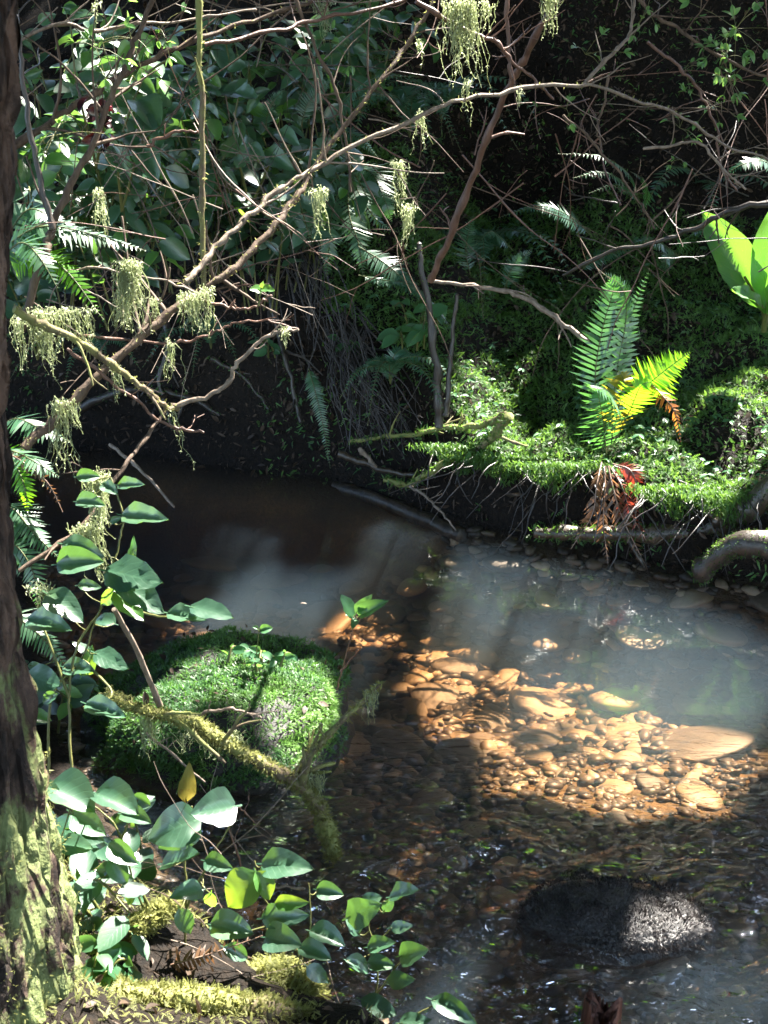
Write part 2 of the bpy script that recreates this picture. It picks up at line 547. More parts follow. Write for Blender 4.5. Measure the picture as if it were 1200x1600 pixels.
# the stream: reflecting skin, clear to light, tea-coloured inside; the deep pool is milky too
def water_mat(name, murk, tea):
    t = NT(name)
    geo = t.n('NewGeometry')
    ps = geo.outputs['Position']
    sx = t.n('SeparateXYZ'); t.l(ps, sx.inputs[0])
    near = t.n('MapRange'); near.inputs[1].default_value = 2.85; near.inputs[2].default_value = 2.2
    t.l(sx.outputs[1], near.inputs[0])
    mp = t.n('Mapping'); mp.inputs['Rotation'].default_value = (0, 0, R(33)); mp.inputs['Scale'].default_value = (.45, 1.25, 1)
    t.l(ps, mp.inputs[0])
    rip = t.noise(24, 3, .5, mp.outputs[0], .9)
    hgt = t.math('MULTIPLY', rip, t.math('ADD', t.math('MULTIPLY', near.outputs[0], 5.0), .02))
    bmp = t.n('Bump', _Strength=.9, _Distance=.013)
    t.l(hgt, bmp.inputs['Height'])
    dp = t.n('VectorMath', operation='DOT_PRODUCT')
    t.l(geo.outputs['Incoming'], dp.inputs[0]); t.l(bmp.outputs[0], dp.inputs[1])
    c = t.math('ABSOLUTE', dp.outputs['Value'])
    om = t.math('SUBTRACT', 1.0, c)
    fr = t.math('ADD', t.math('MULTIPLY', t.math('POWER', om, 5.0), .97), .03)
    tb = t.n('BsdfTransparent')
    gl = t.n('BsdfGlossy')
    gl.inputs['Roughness'].default_value = .012
    t.l(bmp.outputs[0], gl.inputs['Normal'])
    mx = t.n('MixShader')
    t.l(fr, mx.inputs[0]); t.l(tb.outputs[0], mx.inputs[1]); t.l(gl.outputs[0], mx.inputs[2])
    # the upright inner end faces are no surface at all
    up = t.n('SeparateXYZ'); t.l(geo.outputs['True Normal'], up.inputs[0])
    side = t.math('LESS_THAN', t.math('ABSOLUTE', up.outputs[2]), .3)
    m2 = t.n('MixShader')
    t.l(side, m2.inputs[0]); t.l(mx.outputs[0], m2.inputs[1]); t.l(tb.outputs[0], m2.inputs[2])
    va = t.n('VolumeAbsorption'); va.inputs['Color'].default_value = (.84, .65, .39, 1); va.inputs['Density'].default_value = tea
    vol = va.outputs[0]
    if murk:
        vs = t.n('VolumeScatter'); vs.inputs['Color'].default_value = (.46, .72, 1.0, 1); vs.inputs['Density'].default_value = murk
        vs.inputs['Anisotropy'].default_value = .5
        ad = t.n('AddShader'); t.l(vs.outputs[0], ad.inputs[0]); t.l(vol, ad.inputs[1])
        vol = ad.outputs[0]
    return t.done(m2.outputs[0], vol)
M['water'] = water_mat('creek water', .40, 1.75)
# ------------------------------------------------------------------ the land: one sheet with bed, banks and slope
far_edge = np.array([PZ(x, y, 0.0) for x, y in ((-420, 660), (-150, 690), (60, 700), (250, 716), (400, 733), (520, 748), (620, 772), (700, 800), (820, 832), (930, 852), (1050, 882), (1200, 905), (1420, 935), (1700, 975))])
near_edge = np.array([PZ(x, y, 0.02) for x, y in ((-260, 690), (-60, 715), (20, 760), (40, 850), (45, 950), (50, 1060), (85, 1150), (140, 1250), (215, 1350), (330, 1425), (450, 1510), (600, 1590), (760, 1680), (1000, 1830))])

def bed_and_banks(x, y):
    x = np.asarray(x, float); y = np.asarray(y, float)
    p = np.stack([x, y], -1)
    wob = (fbm(p, 2.2, 3, 5.1) - .5) * .22
    d = y - np.interp(x, far_edge[:, 0], far_edge[:, 1]) + wob * .6
    e = np.interp(-y, -near_edge[:, 1], near_edge[:, 0]) - x + wob * .3
    wl = 1 - sm(-.15, .55, x)                      # 1 on the steep left bank, 0 on the mossy right bank
    left = .62 * sm(0, .22, d) + .38 * sm(.15, .75, d) + .75 * np.clip(d - .6, 0, 1.3) + 1.6 * np.clip(d - 1.9, 0, 1.3)
    right = .25 * sm(-.02, .08, d) + .05 * sm(.1, .5, d) + .30 * sm(.35, 1.6, d) + 0.7 * np.clip(d - 1.55, 0, .6) + 1.2 * np.clip(d - 2.1, 0, 2.1)
    bank = left * wl + right * (1 - wl)
    rough = (fbm(p, 3.2, 4, 2.0) - .5) * .22 + (fbm(p, 13, 3, 9.0) - .5) * .07
    cush = np.abs(fbm(p, 4.2, 2, 61) - .5) * 2
    up = bank + rough * sm(.02, .5, d) + (.04 - .10 * cush) * sm(.05, .3, d) * (1 - wl) * (1 - sm(1.6, 2.2, d))
    deep = .20 + .14 * sm(2.45, 3.6, y) + .05 * (fbm(p, 2.0, 3, 4.0) - .5)
    bed = -deep * sm(0, .45, -d) * sm(0, .3, -e) - .02
    z = np.where(d > 0, up, bed)
    nb = .17 * sm(0, .30, e) + .16 * sm(.2, 1.0, e) + ((fbm(p, 5, 4, 3.0) - .5) * .14) * sm(0, .25, e)
    z = np.where((e > 0) & (d <= .0), nb, z)
    z = np.where((e > 0) & (d > .0), np.maximum(up, nb), z)
    return z

def axis(a, b, fine0, fine1, step, coarse):
    v = list(np.arange(fine0, fine1, step))
    lo, q, s = [], fine0, step
    while q > a:
        s = min(s * 1.25, coarse); q -= s; lo.append(q)
    hi, q, s = [], v[-1], step
    while q < b:
        s = min(s * 1.25, coarse); q += s; hi.append(q)
    return np.array(lo[::-1] + v + hi)
gx = axis(-60, 60, -2.1, 2.1, .02, 6)
gy = axis(-60, 90, 1.45, 6.4, .02, 6)
GX, GY = np.meshgrid(gx, gy, indexing='ij')
GZ = bed_and_banks(GX.ravel(), GY.ravel())
def grid_faces(nx, ny):
    i = np.arange(nx - 1)[:, None] * ny
    j = np.arange(ny - 1)[None]
    return np.stack([i + j, i + ny + j, i + ny + j + 1, i + j + 1], -1).reshape(-1, 4)
mb = MB().add(np.stack([GX.ravel(), GY.ravel(), GZ], -1), grid_faces(len(gx), len(gy)))
tag(mb.build('ground', M['soil']), 'dark forest soil of the stream bed and both banks', None, None, 'structure')

def gz(x, y):
    return bed_and_banks(np.atleast_1d(x), np.atleast_1d(y))
def gn(x, y, h=.03):
    x = np.atleast_1d(x).astype(float); y = np.atleast_1d(y).astype(float)
    return unit(np.stack([-(gz(x + h, y) - gz(x - h, y)) / (2 * h), -(gz(x, y + h) - gz(x, y - h)) / (2 * h), np.ones_like(x)], -1))
def on_ground(px, py, y0=1.2, y1=11):
    """Where the pixel's ray first meets the land (or the water)."""
    d = ray(px, py)
    ys = np.arange(y0, y1, .02)
    pts = CAM + d * (ys / d[1])[:, None]
    hit = np.nonzero(np.maximum(gz(pts[:, 0], pts[:, 1]), 0) >= pts[:, 2])[0]
    return pts[hit[0]] if len(hit) else pts[-1]

# ------------------------------------------------------------------ water: a closed body, rippled where it runs shallow
def water_body(y0, y1, f0, f1, mat, label, flip):
    wx = axis(-14, 14, -1.9, 1.9, .014 if f0 < 2 else .02, 2.5)
    wy = axis(y0, y1, max(f0, y0 + 1e-4), min(f1, y1 - 1e-4), .014 if f0 < 2 else .02, 2.5)
    wy = np.clip(wy, y0, y1)
    wy = np.unique(np.round(np.concatenate([[y0], wy, [y1]]), 5))
    WX, WY = np.meshgrid(wx, wy, indexing='ij')
    pw = np.stack([WX.ravel(), WY.ravel()], -1)
    amp = .042 * (1 - sm(1.95, 2.85, pw[:, 1])) + .0003
    amp = amp * (1 - sm(2.1, 4, np.abs(pw[:, 0])))
    rot = np.stack([pw[:, 0] * .8 + pw[:, 1] * .6, (-pw[:, 0] * .6 + pw[:, 1] * .8) * 2.3], -1)
    wrp = rot + (fbm(pw, 4, 2, 40)[:, None] - .5) * .25
    hz = (fbm(wrp, 7, 4, 1.0) - .5) * amp * 2
    rr = np.hypot((pw[:, 0] - .46) / 1.5, pw[:, 1] - 2.03)
    hz += .006 * np.sin(rr * 110 + 3 * fbm(pw, 6, 2, 60)) * np.exp(-rr * 4.0) * (1 - sm(2.1, 2.4, pw[:, 1]))
    nx, ny = len(wx), len(wy)
    top = np.stack([WX.ravel(), WY.ravel(), hz], -1)
    mb = MB()
    mb.add(top, grid_faces(nx, ny))
    ring = [i * ny for i in range(nx)] + [(nx - 1) * ny + j for j in range(1, ny)] + [i * ny + ny - 1 for i in range(nx - 2, -1, -1)] + [j for j in range(ny - 2, 0, -1)]
    low = top[ring].copy(); low[:, 2] = -1.2
    k = len(ring)
    mb.v.append(low); mb.uv.append(np.zeros((k, 2)))
    mb.f.append(np.array([[ring[q], nx * ny + q, nx * ny + (q + 1) % k, ring[(q + 1) % k]] for q in range(k)]))
    mb.n += k
    mb.v.append(np.array([[0, (y0 + y1) / 2, -1.2]])); mb.uv.append(np.zeros((1, 2)))
    mb.f.append(np.array([[nx * ny + (q + 1) % k, nx * ny + q, mb.n] for q in range(k)]))
    mb.n += 1
    tag(mb.build('water', M[mat]), label, None, None, 'structure')
water_body(-8, 9, 1.5, 5.6, 'water', 'tea coloured creek water, calm in the pool behind and rippled in front', 0)
# ------------------------------------------------------------------ builders
def pxcurve(pts, n=None, wig=0.0):
    C = np.array([P(*p[:3]) for p in pts])
    n = n or max(6, 7 * (len(pts) - 1))
    c = catmull(C, n)
    if wig:
        t = np.linspace(0, 34 * len(pts) / 4, n)
        o = rng.random() * 100
        for ax in range(3):
            c[1:-1, ax] += (vnoise(np.stack([t, t * 0 + o + 9 * ax], -1), .55)[1:-1] - .5) * wig
    return c

def wander(p0, d0, length, n=7, kink=.35, grav=0.0):
    """A wandering twig centre line."""
    pts = [np.asarray(p0, float)]
    d = unit(d0)
    for i in range(n - 1):
        d = unit(d + rng.normal(size=3) * kink * .22 + np.array([0, 0, grav]))
        pts.append(pts[-1] + d * length / (n - 1))
    return np.array(pts)

def add_twig(mb, C, r0, r1, buds=True, sides=5):
    n = len(C)
    rad = np.linspace(r0, r1, n)
    c = catmull(C, n * 2)
    rad = np.interp(np.linspace(0, 1, n * 2), np.linspace(0, 1, n), rad)
    if buds:
        rad = rad * (1 + .45 * (rng.random(n * 2) > .82))
    tube(mb, c, rad, sides)

def moss_on(C, rad, count, size, under=.0):
    """Moss shoots covering a tube."""
    mb = MB()
    T, N, B = frames(C)
    i = rng.integers(0, len(C), count)
    a = rng.random(count) * 2 * np.pi
    nn = N[i] * np.cos(a)[:, None] + B[i] * np.sin(a)[:, None]
    keep = nn[:, 2] > -1 + under + rng.random(count) * .5
    i, nn = i[keep], nn[keep]
    o = C[i] + nn * (np.broadcast_to(rad, (len(C),))[i] * .8)[:, None] + T[i] * (rng.random(len(i)) - .5)[:, None] * np.linalg.norm(C[1] - C[0])
    ax = unit(nn + rndv(len(i)) * .8 + np.array([0, 0, -.15]))
    m = basis(ax, rndv(len(i))) * (size * (.5 + rng.random(len(i))))[:, None, None]
    scatter(mb, SPRAY + MOSSB, m, o, rng.integers(0, 4, len(i)))
    return mb

def branch(name, label, pts, r0, r1, mat='bark', cat='branch', group=None, twigs=0, tw_len=.25, moss=0, moss_size=.006, wig=None, mossmat='moss_yellow', bud=True, sides=7, tw_up=.2):
    """A branch laid through (pixel, pixel, depth) points; radii in photograph pixels."""
    Ym = np.mean([p[2] for p in pts])
    s = mpp(Ym)
    C = pxcurve(pts, None, wig if wig is not None else s * 6)
    rad = np.linspace(r0, r1, len(C)) * s * (1 + .12 * (rng.random(len(C)) - .5))
    if bud:
        rad = rad * (1 + .30 * (rng.random(len(C)) > .85))
    mb = MB()
    tube(mb, C, rad, sides, rough=.10)
    o = mb.build(name, M[mat], None, C[0])
    tag(o, label, cat, group)
    T = unit(np.gradient(C, axis=0))
    for k in range(twigs):
        i = int(rng.integers(len(C) // 6, len(C) - 1))
        d = T[i] * .7 + rndv(1)[0] * .8 + np.array([0, 0, tw_up])
        L = tw_len * (.4 + rng.random())
        w = wander(C[i], d, L, 6, .55)
        tb = MB()
        r = max(rad[i] * .45, s * .7)
        add_twig(tb, w, r, r * .45)
        if rng.random() < .6:
            j = int(rng.integers(2, 5))
            add_twig(tb, wander(w[j], unit(w[j] - w[j - 1]) + rndv(1)[0] * .9, L * .45, 4, .5), r * .6, r * .35)
        tb.build('twig', M[mat], o)
    if moss:
        moss_on(C, rad, moss * (3 if moss_size < .008 else 1), moss_size).build('moss', M[mossmat], o)
    return o, C, rad

def strand(mb, p, L, r, n=9, fuzz=1.0, drift=0.0):
    z = np.linspace(0, 1, n)
    c = np.zeros((n, 3))
    c[:, 2] = -z * L
    jit = np.cumsum(rng.normal(size=(n, 2)) * L * .040, 0)
    c[:, 0] += jit[:, 0]; c[:, 1] += jit[:, 1]
    c = c + p + z[:, None] * drift
    tube(mb, c, r * (1 - .65 * z), 3, cap=False)
    k = int(fuzz * L / .006)
    if k > 0:
        i = rng.random(k) * (n - 1.01)
        i0 = i.astype(int)
        f = (i - i0)[:, None]
        o = c[i0] * (1 - f) + c[i0 + 1] * f
        ax = unit(rndv(k) * np.array([1, 1, .5]) + np.array([0, 0, -.6]))
        m = basis(ax, rndv(k)) * (.003 + .0045 * rng.random(k))[:, None, None]
        scatter(mb, MOSSB[:2], m, o)

def beard(label, px, py, Y, wpx, lpx, count, group=None, shape='tri', slope=0.0, cat='hanging moss', r=1.0, name='hanging_moss', mat='moss_hang', fuzz=1.0):
    """Strands of moss hung from a branch: px, py the middle of its upper edge."""
    s = mpp(Y, py)
    p0 = P(px, py, Y)
    mb = MB()
    clumps = max(2, int(wpx / 11))
    for q in range(clumps):
        tc = rng.uniform(-1, 1) * (.5 if clumps < 3 else .95)
        Lc = lpx * s * ((.25 + .75 * rng.random() ** .8) if q else 1.0) * (1 - .45 * abs(tc) ** 1.5 if shape == 'tri' else 1)
        if q == 0: tc *= .4
        wc = min(wpx * .35, 8 + 10 * rng.random()) * s
        lean = rng.normal() * .10
        for k in range(max(3, int(count * 1.5 / clumps))):
            u = rng.normal() * .5
            L = Lc * (.30 + .70 * rng.random() ** 1.4)
            p = p0 + np.array([tc * wpx * s * .5 + u * wc, rng.normal() * .010, -tc * wpx * s * .5 * slope + rng.normal() * s * 5])
            strand(mb, p, L, r * (.0005 + .0008 * rng.random()), 9, fuzz, np.array([lean * L - u * wc * .9 * L / Lc, 0, 0]))
    # a tuft at the top that grips the branch
    n = int(15 + wpx * 1.2)
    t = rng.random(n) * 2 - 1
    o = p0 + np.stack([t * wpx * s * .5, rng.normal(size=n) * .012, -t * wpx * s * .5 * slope - rng.normal(size=n) * s * 3 + s * 2], -1)
    m = basis(unit(rndv(n) + np.array([0, 0, -.8])), rndv(n)) * (.004 + .007 * rng.random(n))[:, None, None]
    scatter(mb, MOSSB[:2] + SPRAY, m, o)
    return tag(mb.build(name, M[mat], None, p0), label, cat, group)

def frond(mb_r, mb_p, C, width, pairs=34, face=(0, -1, .5), swept=.45, droop=.15, taper=.75, curl=0.0, ragged=0.0, r=.0022, pw=.20, base_bare=.10):
    """One sword-fern frond along the curve C: stalk into mb_r, pinnae into mb_p."""
    c = catmull(C, 40)
    T = unit(np.gradient(c, axis=0))
    tube(mb_r, c, np.linspace(r, r * .35, 40), 5)
    t = np.linspace(base_bare, .995, pairs)
    i = t * 39
    i0 = np.minimum(i.astype(int), 38)
    f = (i - i0)[:, None]
    o = c[i0] * (1 - f) + c[i0 + 1] * f
    tt = unit(T[i0])
    fc = np.asarray(face, float)
    nrm = unit(fc - tt * (tt @ fc)[:, None])
    side = np.cross(nrm, tt)
    tt01 = (t - base_bare) / (1 - base_bare)
    ln = width / 2 * np.minimum(1, .45 + tt01 * 3.2) * np.clip((1 - tt01) / taper, .03, 1) ** .8
    for sd in (-1, 1):
        keep = rng.random(pairs) >= ragged
        n = keep.sum()
        jit = rng.normal(size=(pairs, 3)) * (.06 + ragged * .4)
        ax = unit(side * sd + tt * swept + jit - nrm * droop * 0 + np.array([0, 0, -droop]))
        nn = nrm + rng.normal(size=(pairs, 3)) * (.12 + ragged) + side * sd * curl
        m = basis(ax, nn)
        L = ln * (1 + .12 * rng.normal(size=pairs))
        W = width / pairs * 2.2
        sc = np.stack([L, np.minimum(L * pw * 2.2, (c[-1] - c[0] != 0).any() * np.linalg.norm(np.diff(c, axis=0), axis=1).sum() / pairs * .98) / .30, L], -1)
        m = m * sc[:, None, :]
        scatter(mb_p, PINNA, m[keep], (o + side * sd * .0008)[keep])
PINNA = [blade(.30, b, 5) for b in (.10, .22, .05)]

def fern(label, base, fronds, group=None, mat='fern', cat='fern', name='sword_fern'):
    """fronds: dicts with px points or world points."""
    root = empty(name, base, label, cat, group)
    for q in fronds:
        C = np.array([P(*p) for p in q['px']]) if 'px' in q else np.asarray(q['w'])
        a, b = MB(), MB()
        kw = {k: v for k, v in q.items() if k not in ('px', 'w', 'mat', 'label', 'rmat')}
        frond(a, b, C, **kw)
        fo = b.build('frond', M[q.get('mat', mat)], root)
        a.build('stalk', M[q.get('rmat', 'rachis')], fo)
        if q.get('label'): fo['label'] = q['label']
    return root

def fern_auto(label, px, py, Y, n, length, spread=1.0, lean=(0, -.6, 0), width=.11, mat='fern', group=None, az=None, name='sword_fern', arch=1.0, base=None, pairs=30):
    b = P(px, py, Y) if base is None else np.asarray(base, float)
    fr = []
    for k in range(n):
        a = (az[k] if az is not None else 2 * np.pi * (k + .5 * rng.random()) / n)
        L = length * (.7 + .45 * rng.random())
        h = np.array([math.cos(a), math.sin(a), 0]) * spread + np.array(lean)
        up = np.array([0, 0, 1.0])
        p1 = b + (up * .75 + h * .28) * L * .5
        p2 = b + (up * (.75 - .32 * arch) + h * .75) * L * .95
        p3 = b + (up * (.75 - .85 * arch) + h * 1.05) * L * 1.1
        fr.append(dict(w=[b, p1, p2, p3], width=width * (.8 + .4 * rng.random()), face=unit(up * 1.0 + np.array([0, -.5, 0]) + h * .3), droop=.12, pairs=pairs))
    return fern(label, b, fr, group, mat, name=name)

def leaf_between(a, b, roll=0.0, up=.6, wid=1.0):
    """Matrix and origin for a leaf from a (base) to b (tip)."""
    a, b = np.asarray(a), np.asarray(b)
    ax = b - a
    L = np.linalg.norm(ax) * .92
    c = unit(CAM - a)
    n = unit(unit(SUN + c) * up + c * (1 - up) + np.cross(unit(ax), c) * roll)
    m = basis(ax[None], n[None])[0]
    return m * np.array([L, L * wid, L]), a

def salal_px(label, leaves, stems, stem_mat='stem_green', mat='salal', cat='shrub', group=None, name='salal_shrub', base=None, r=2.2):
    """A shrub whose leaves and stems are listed by pixel and depth.
    leaves: (base px, base py, tip px, tip py, base depth, tip depth - base depth, roll, up, [width], [material])"""
    base = P(*stems[0][0]) if base is None else base
    root = empty(name, base, label, cat, group)
    groups = {}
    stem_pts = []
    mb = MB()
    for s in stems:
        C = pxcurve(s, None, .004)
        stem_pts.append(C)
        sc = mpp(np.mean([p[2] for p in s]))
        tube(mb, C, np.linspace(r, r * .55, len(C)) * sc, 6, rough=.08)
    SP = np.vstack(stem_pts)
    for lf in leaves:
        bx, by, tx, ty, Y, dY, roll, up = lf[:8]
        wid = lf[8] if len(lf) > 8 else 1.0
        mt = lf[9] if len(lf) > 9 else mat
        a, b = P(bx, by, Y), P(tx, ty, Y + dY)
        m, o = leaf_between(a, b, roll, up, wid)
        g = groups.setdefault(mt, MB())
        q = int(rng.integers(0, len(SALAL)))
        scatter(g, [SALAL[q]], m[None], o[None])
        j = np.argmin(np.linalg.norm(SP - a, axis=1))
        if np.linalg.norm(SP[j] - a) < .14:
            mid = (SP[j] + a) / 2 + np.array([0, 0, -.006])
            tube(mb, catmull([SP[j], mid, a + (b - a) * .05], 6), .0012, 4)
    mb.build('stem', M[stem_mat], root)
    for mt, g in groups.items():
        fo = g.build('foliage', M[mt], root)
        if mt != mat:
            fo['label'] = {'salal_young': 'pale yellow green young leaves', 'salal_spotted': 'yellow green leaves with dark spots', 'dry_leaf': 'withering yellow brown leaf'}.get(mt, mt)
    return root

def shrub_auto(label, base, stems, height, leaf, lean=(0, -.5, 0), mat='salal', young=.12, group=None, name='salal_shrub', per=9, spread=.6, drop=.5, cat='shrub', tpl=None, stem_mat='stem_green'):
    """Arching leafy stems with alternate leaves."""
    base = np.asarray(base, float)
    root = empty(name, base, label, cat, group)
    st = MB(); A = MB(); Bm = MB()
    ny = 0
    for k in range(stems):
        h = rndv(1)[0] * np.array([1, 1, 0]) * spread + np.array(lean)
        H = height * (.6 + .6 * rng.random())
        b0 = base + rndv(1)[0] * np.array([.08, .05, 0])
        C = catmull([b0, b0 + h * H * .25 + [0, 0, H * .5], b0 + h * H * .6 + [0, 0, H * .85], b0 + h * H * 1.05 + [0, 0, H * (1.05 - drop)]], 14)
        tube(st, C, np.linspace(.004, .0018, 14), 5)
        T = unit(np.gradient(C, axis=0))
        n = per
        ti = np.linspace(2.5, 13, n)
        i0 = np.minimum(ti.astype(int), 12)
        o = C[i0] + (C[i0 + 1] - C[i0]) * (ti - i0)[:, None]
        sd = np.where(np.arange(n) % 2, 1.0, -1.0)[:, None]
        side = unit(np.cross(T[i0], [0, 0, 1.0]))
        ax = unit(side * sd + T[i0] * .55 + rng.normal(size=(n, 3)) * .3 + [0, 0, -.15])
        nn = unit(np.array([.25, -.5, .9]) + rng.normal(size=(n, 3)) * .40)
        L = leaf * (.65 + .5 * rng.random(n))
        m = basis(ax, nn) * L[:, None, None]
        yg = (np.arange(n) >= n - 2) & (rng.random(n) < young * 3)
        scatter(A, tpl or SALAL_LO, m[~yg], (o + ax * L[:, None] * .13)[~yg])
        scatter(Bm, tpl or SALAL_LO, m[yg] * .8, (o + ax * L[:, None] * .1)[yg])
        ny += yg.sum()
    st.build('stem', M[stem_mat], root)
    A.build('foliage', M[mat], root)
    if ny:
        Bm.build('foliage', M['salal_young'], root)['label'] = 'pale yellow green young leaves'
    return root

def leaf_cluster(label, px, py, Y, size, n=9, group=None, stem=None, mat='bramble', name='leafy_sprig', spread=26, cat='sprig'):
    """Small leaflets in threes at a twig's end."""
    s = mpp(Y)
    p = P(px, py, Y)
    mb, st = MB(), MB()
    for k in range(n):
        d = rng.normal(size=2) * spread * s * .5
        q = p + np.array([d[0], rng.normal() * .02, d[1]])
        tube(st, catmull([p, (p + q) / 2 + [0, 0, .006], q], 5), .0007, 4, cap=False)
        out = unit(q - p + rndv(1)[0] * .01)
        for j in (-1, 0, 1):
            ax = unit(out + np.cross(out, [0, -1, .3]) * j * .9 + rng.normal(size=3) * .2)
            m = basis(ax[None], unit(np.array([[0, -.35, 1.0]]) + rng.normal(size=(1, 3)) * .35))[0] * size * (.7 + .5 * rng.random()) * (1 if j == 0 else .8)
            scatter(mb, SMALL, m[None], q[None])
    root = empty(name, p, label, cat, group)
    mb.build('foliage', M[mat], root)
    st.build('stem', M['stem_green'], root)
    return root

def ico(sub=3):
    import bmesh
    bm = bmesh.new()
    bmesh.ops.create_icosphere(bm, subdivisions=sub, radius=1)
    V = np.array([v.co[:] for v in bm.verts]); F = np.array([[v.index for v in f.verts] for f in bm.faces])
    bm.free()
    return V, F

def surf_points(V, F, n):
    """Random points and normals on a triangle mesh."""
    a, b, c = V[F[:, 0]], V[F[:, 1]], V[F[:, 2]]
    cr = np.cross(b - a, c - a)
    ar = np.linalg.norm(cr, axis=1)
    k = rng.choice(len(F), n, p=ar / ar.sum())
    u, v = rng.random(n), rng.random(n)
    fl = u + v > 1
    u[fl], v[fl] = 1 - u[fl], 1 - v[fl]
    return a[k] + (b - a)[k] * u[:, None] + (c - a)[k] * v[:, None], unit(cr[k])
# ------------------------------------------------------------------ unseen crowns, with gaps shaped to let the sun reach chosen spots
# (px, py, depth, radius) of places the sun reaches
lit = [(110, 370, 2.6, .17), (45, 430, 2.6, .10), (205, 455, 2.5, .06), (300, 500, 2.5, .07), (60, 670, 2.7, .10), (60, 790, 2.6, .08),
       (725, 60, 3.0, .125), (862, 30, 3.0, .08), (657, 225, 3.0, .04), (640, 330, 3.0, .05), (505, 320, 2.7, .05), (780, 155, 3.0, .03), (920, 130, 3.0, .03), (410, 450, 2.5, .03), (250, 655, 2.5, .05),
       (215, 915, 2.1, .10), (335, 950, 2.1, .06), (170, 1000, 2.1, .06), (80, 960, 2.1, .05), (200, 1110, 2.05, .04), (240, 1110, 2.35, .10), (180, 1130, 2.6, .10), (150, 830, 2.3, .06),
       (540, 1060, 2.85, .08), (450, 1080, 2.8, .14), (350, 1030, 2.9, .07), (300, 1080, 2.8, .11), (560, 955, 2.75, .05), (240, 1040, 2.3, .05),
       (130, 1255, 1.75, .10), (205, 1265, 1.75, .05), (300, 1345, 1.72, .05), (520, 1470, 1.72, .05), (690, 1580, 1.72, .05), (90, 1500, 1.5, .20), (60, 1340, 1.5, .13), (30, 1230, 1.5, .06), (620, 1395, 1.85, .05), (560, 1450, 1.85, .06), (250, 1500, 1.75, .09), (430, 1530, 1.75, .08), (700, 1580, 1.75, .08),
       (1020, 580, 4.05, .10), (1050, 640, 4.05, .06), (945, 612, 3.86, .15), (940, 480, 4.2, .10), (1165, 640, 4.3, .17), (1150, 720, 4.1, .15), (1190, 560, 4.6, .12), (1170, 380, 4.6, .11), (990, 780, 3.95, .10), (870, 660, 4.0, .04), (1080, 825, 3.85, .08),
       (180, 40, 4.8, .13), (280, 130, 4.8, .09), (330, 20, 5.0, .11), (400, 275, 4.6, .07), (60, 150, 4.6, .09), (130, 250, 4.6, .07), (470, 60, 5.3, .10), (225, 185, 4.0, .07), (210, 245, 4.0, .09), (110, 90, 4.2, .10), (1150, 50, 3.4, .06), (1140, 120, 3.4, .05), (330, 1150, 2.3, .05), (440, 1205, 2.28, .05), (1120, 175, 3.4, .03), (1070, 210, 3.4, .02), (940, 80, 3.2, .03), (890, 170, 3.2, .025), (930, 190, 3.2, .02),
       (960, 260, 5.0, .07), (850, 340, 5.2, .07), (610, 430, 4.6, .06), (700, 500, 4.6, .05), (860, 465, 5.05, .10), (1010, 510, 4.9, .05), (760, 500, 4.85, .07), (1080, 500, 5.0, .06), (900, 560, 4.55, .04), (720, 690, 4.4, .05), (660, 750, 4.4, .04), (505, 620, 4.7, .05), (545, 345, 4.75, .08), (600, 300, 4.75, .06), (430, 160, 4.8, .05), (470, 240, 4.5, .06)]
lit_w = [(420, 900, .0, .20), (330, 955, .0, .13), (650, 832, .0, .10), (880, 1040, .0, .16), (1075, 1085, .0, .09), (765, 935, .0, .10), (590, 1000, .0, .10), (630, 965, -.3, .10), (720, 990, -.3, .10), (830, 985, -.3, .10), (560, 1010, -.3, .09), (920, 1000, -.3, .11), (780, 1050, -.3, .09), (650, 1060, -.3, .07), (1010, 1060, -.3, .08), (560, 890, .0, .10), (500, 945, .0, .08), (700, 890, .0, .07), (1010, 985, .0, .08), (850, 1105, -.15, .14), (700, 1030, -.2, .10), (1030, 1165, -.05, .22), (985, 1210, -.05, .19), (1120, 1200, -.05, .20), (1080, 1255, -.05, .17), (985, 1275, -.05, .12), (1030, 1400, .05, .07), (960, 1388, .05, .03), (760, 1200, -.1, .05), (740, 1440, .0, .10), (1180, 1500, .0, .16), (690, 1500, .0, .06), (1040, 1510, .0, .09)]
def bed_at(px, py):
    d = ray(px, py)
    ys = np.arange(1.6, 6, .01)
    pt = CAM + d * (ys / d[1])[:, None]
    return pt[np.nonzero(gz(pt[:, 0], pt[:, 1]) >= pt[:, 2])[0][0]]
lit = [(a, b, c, r * (1.35 if c < 3.6 else 1.2)) for a, b, c, r in lit]
TG = np.array([list(P(a, b, c)) + [r] for a, b, c, r in lit] + [list(PZ(a, b, c) if c > -.04 else bed_at(a, b)) + [r] for a, b, c, r in lit_w])

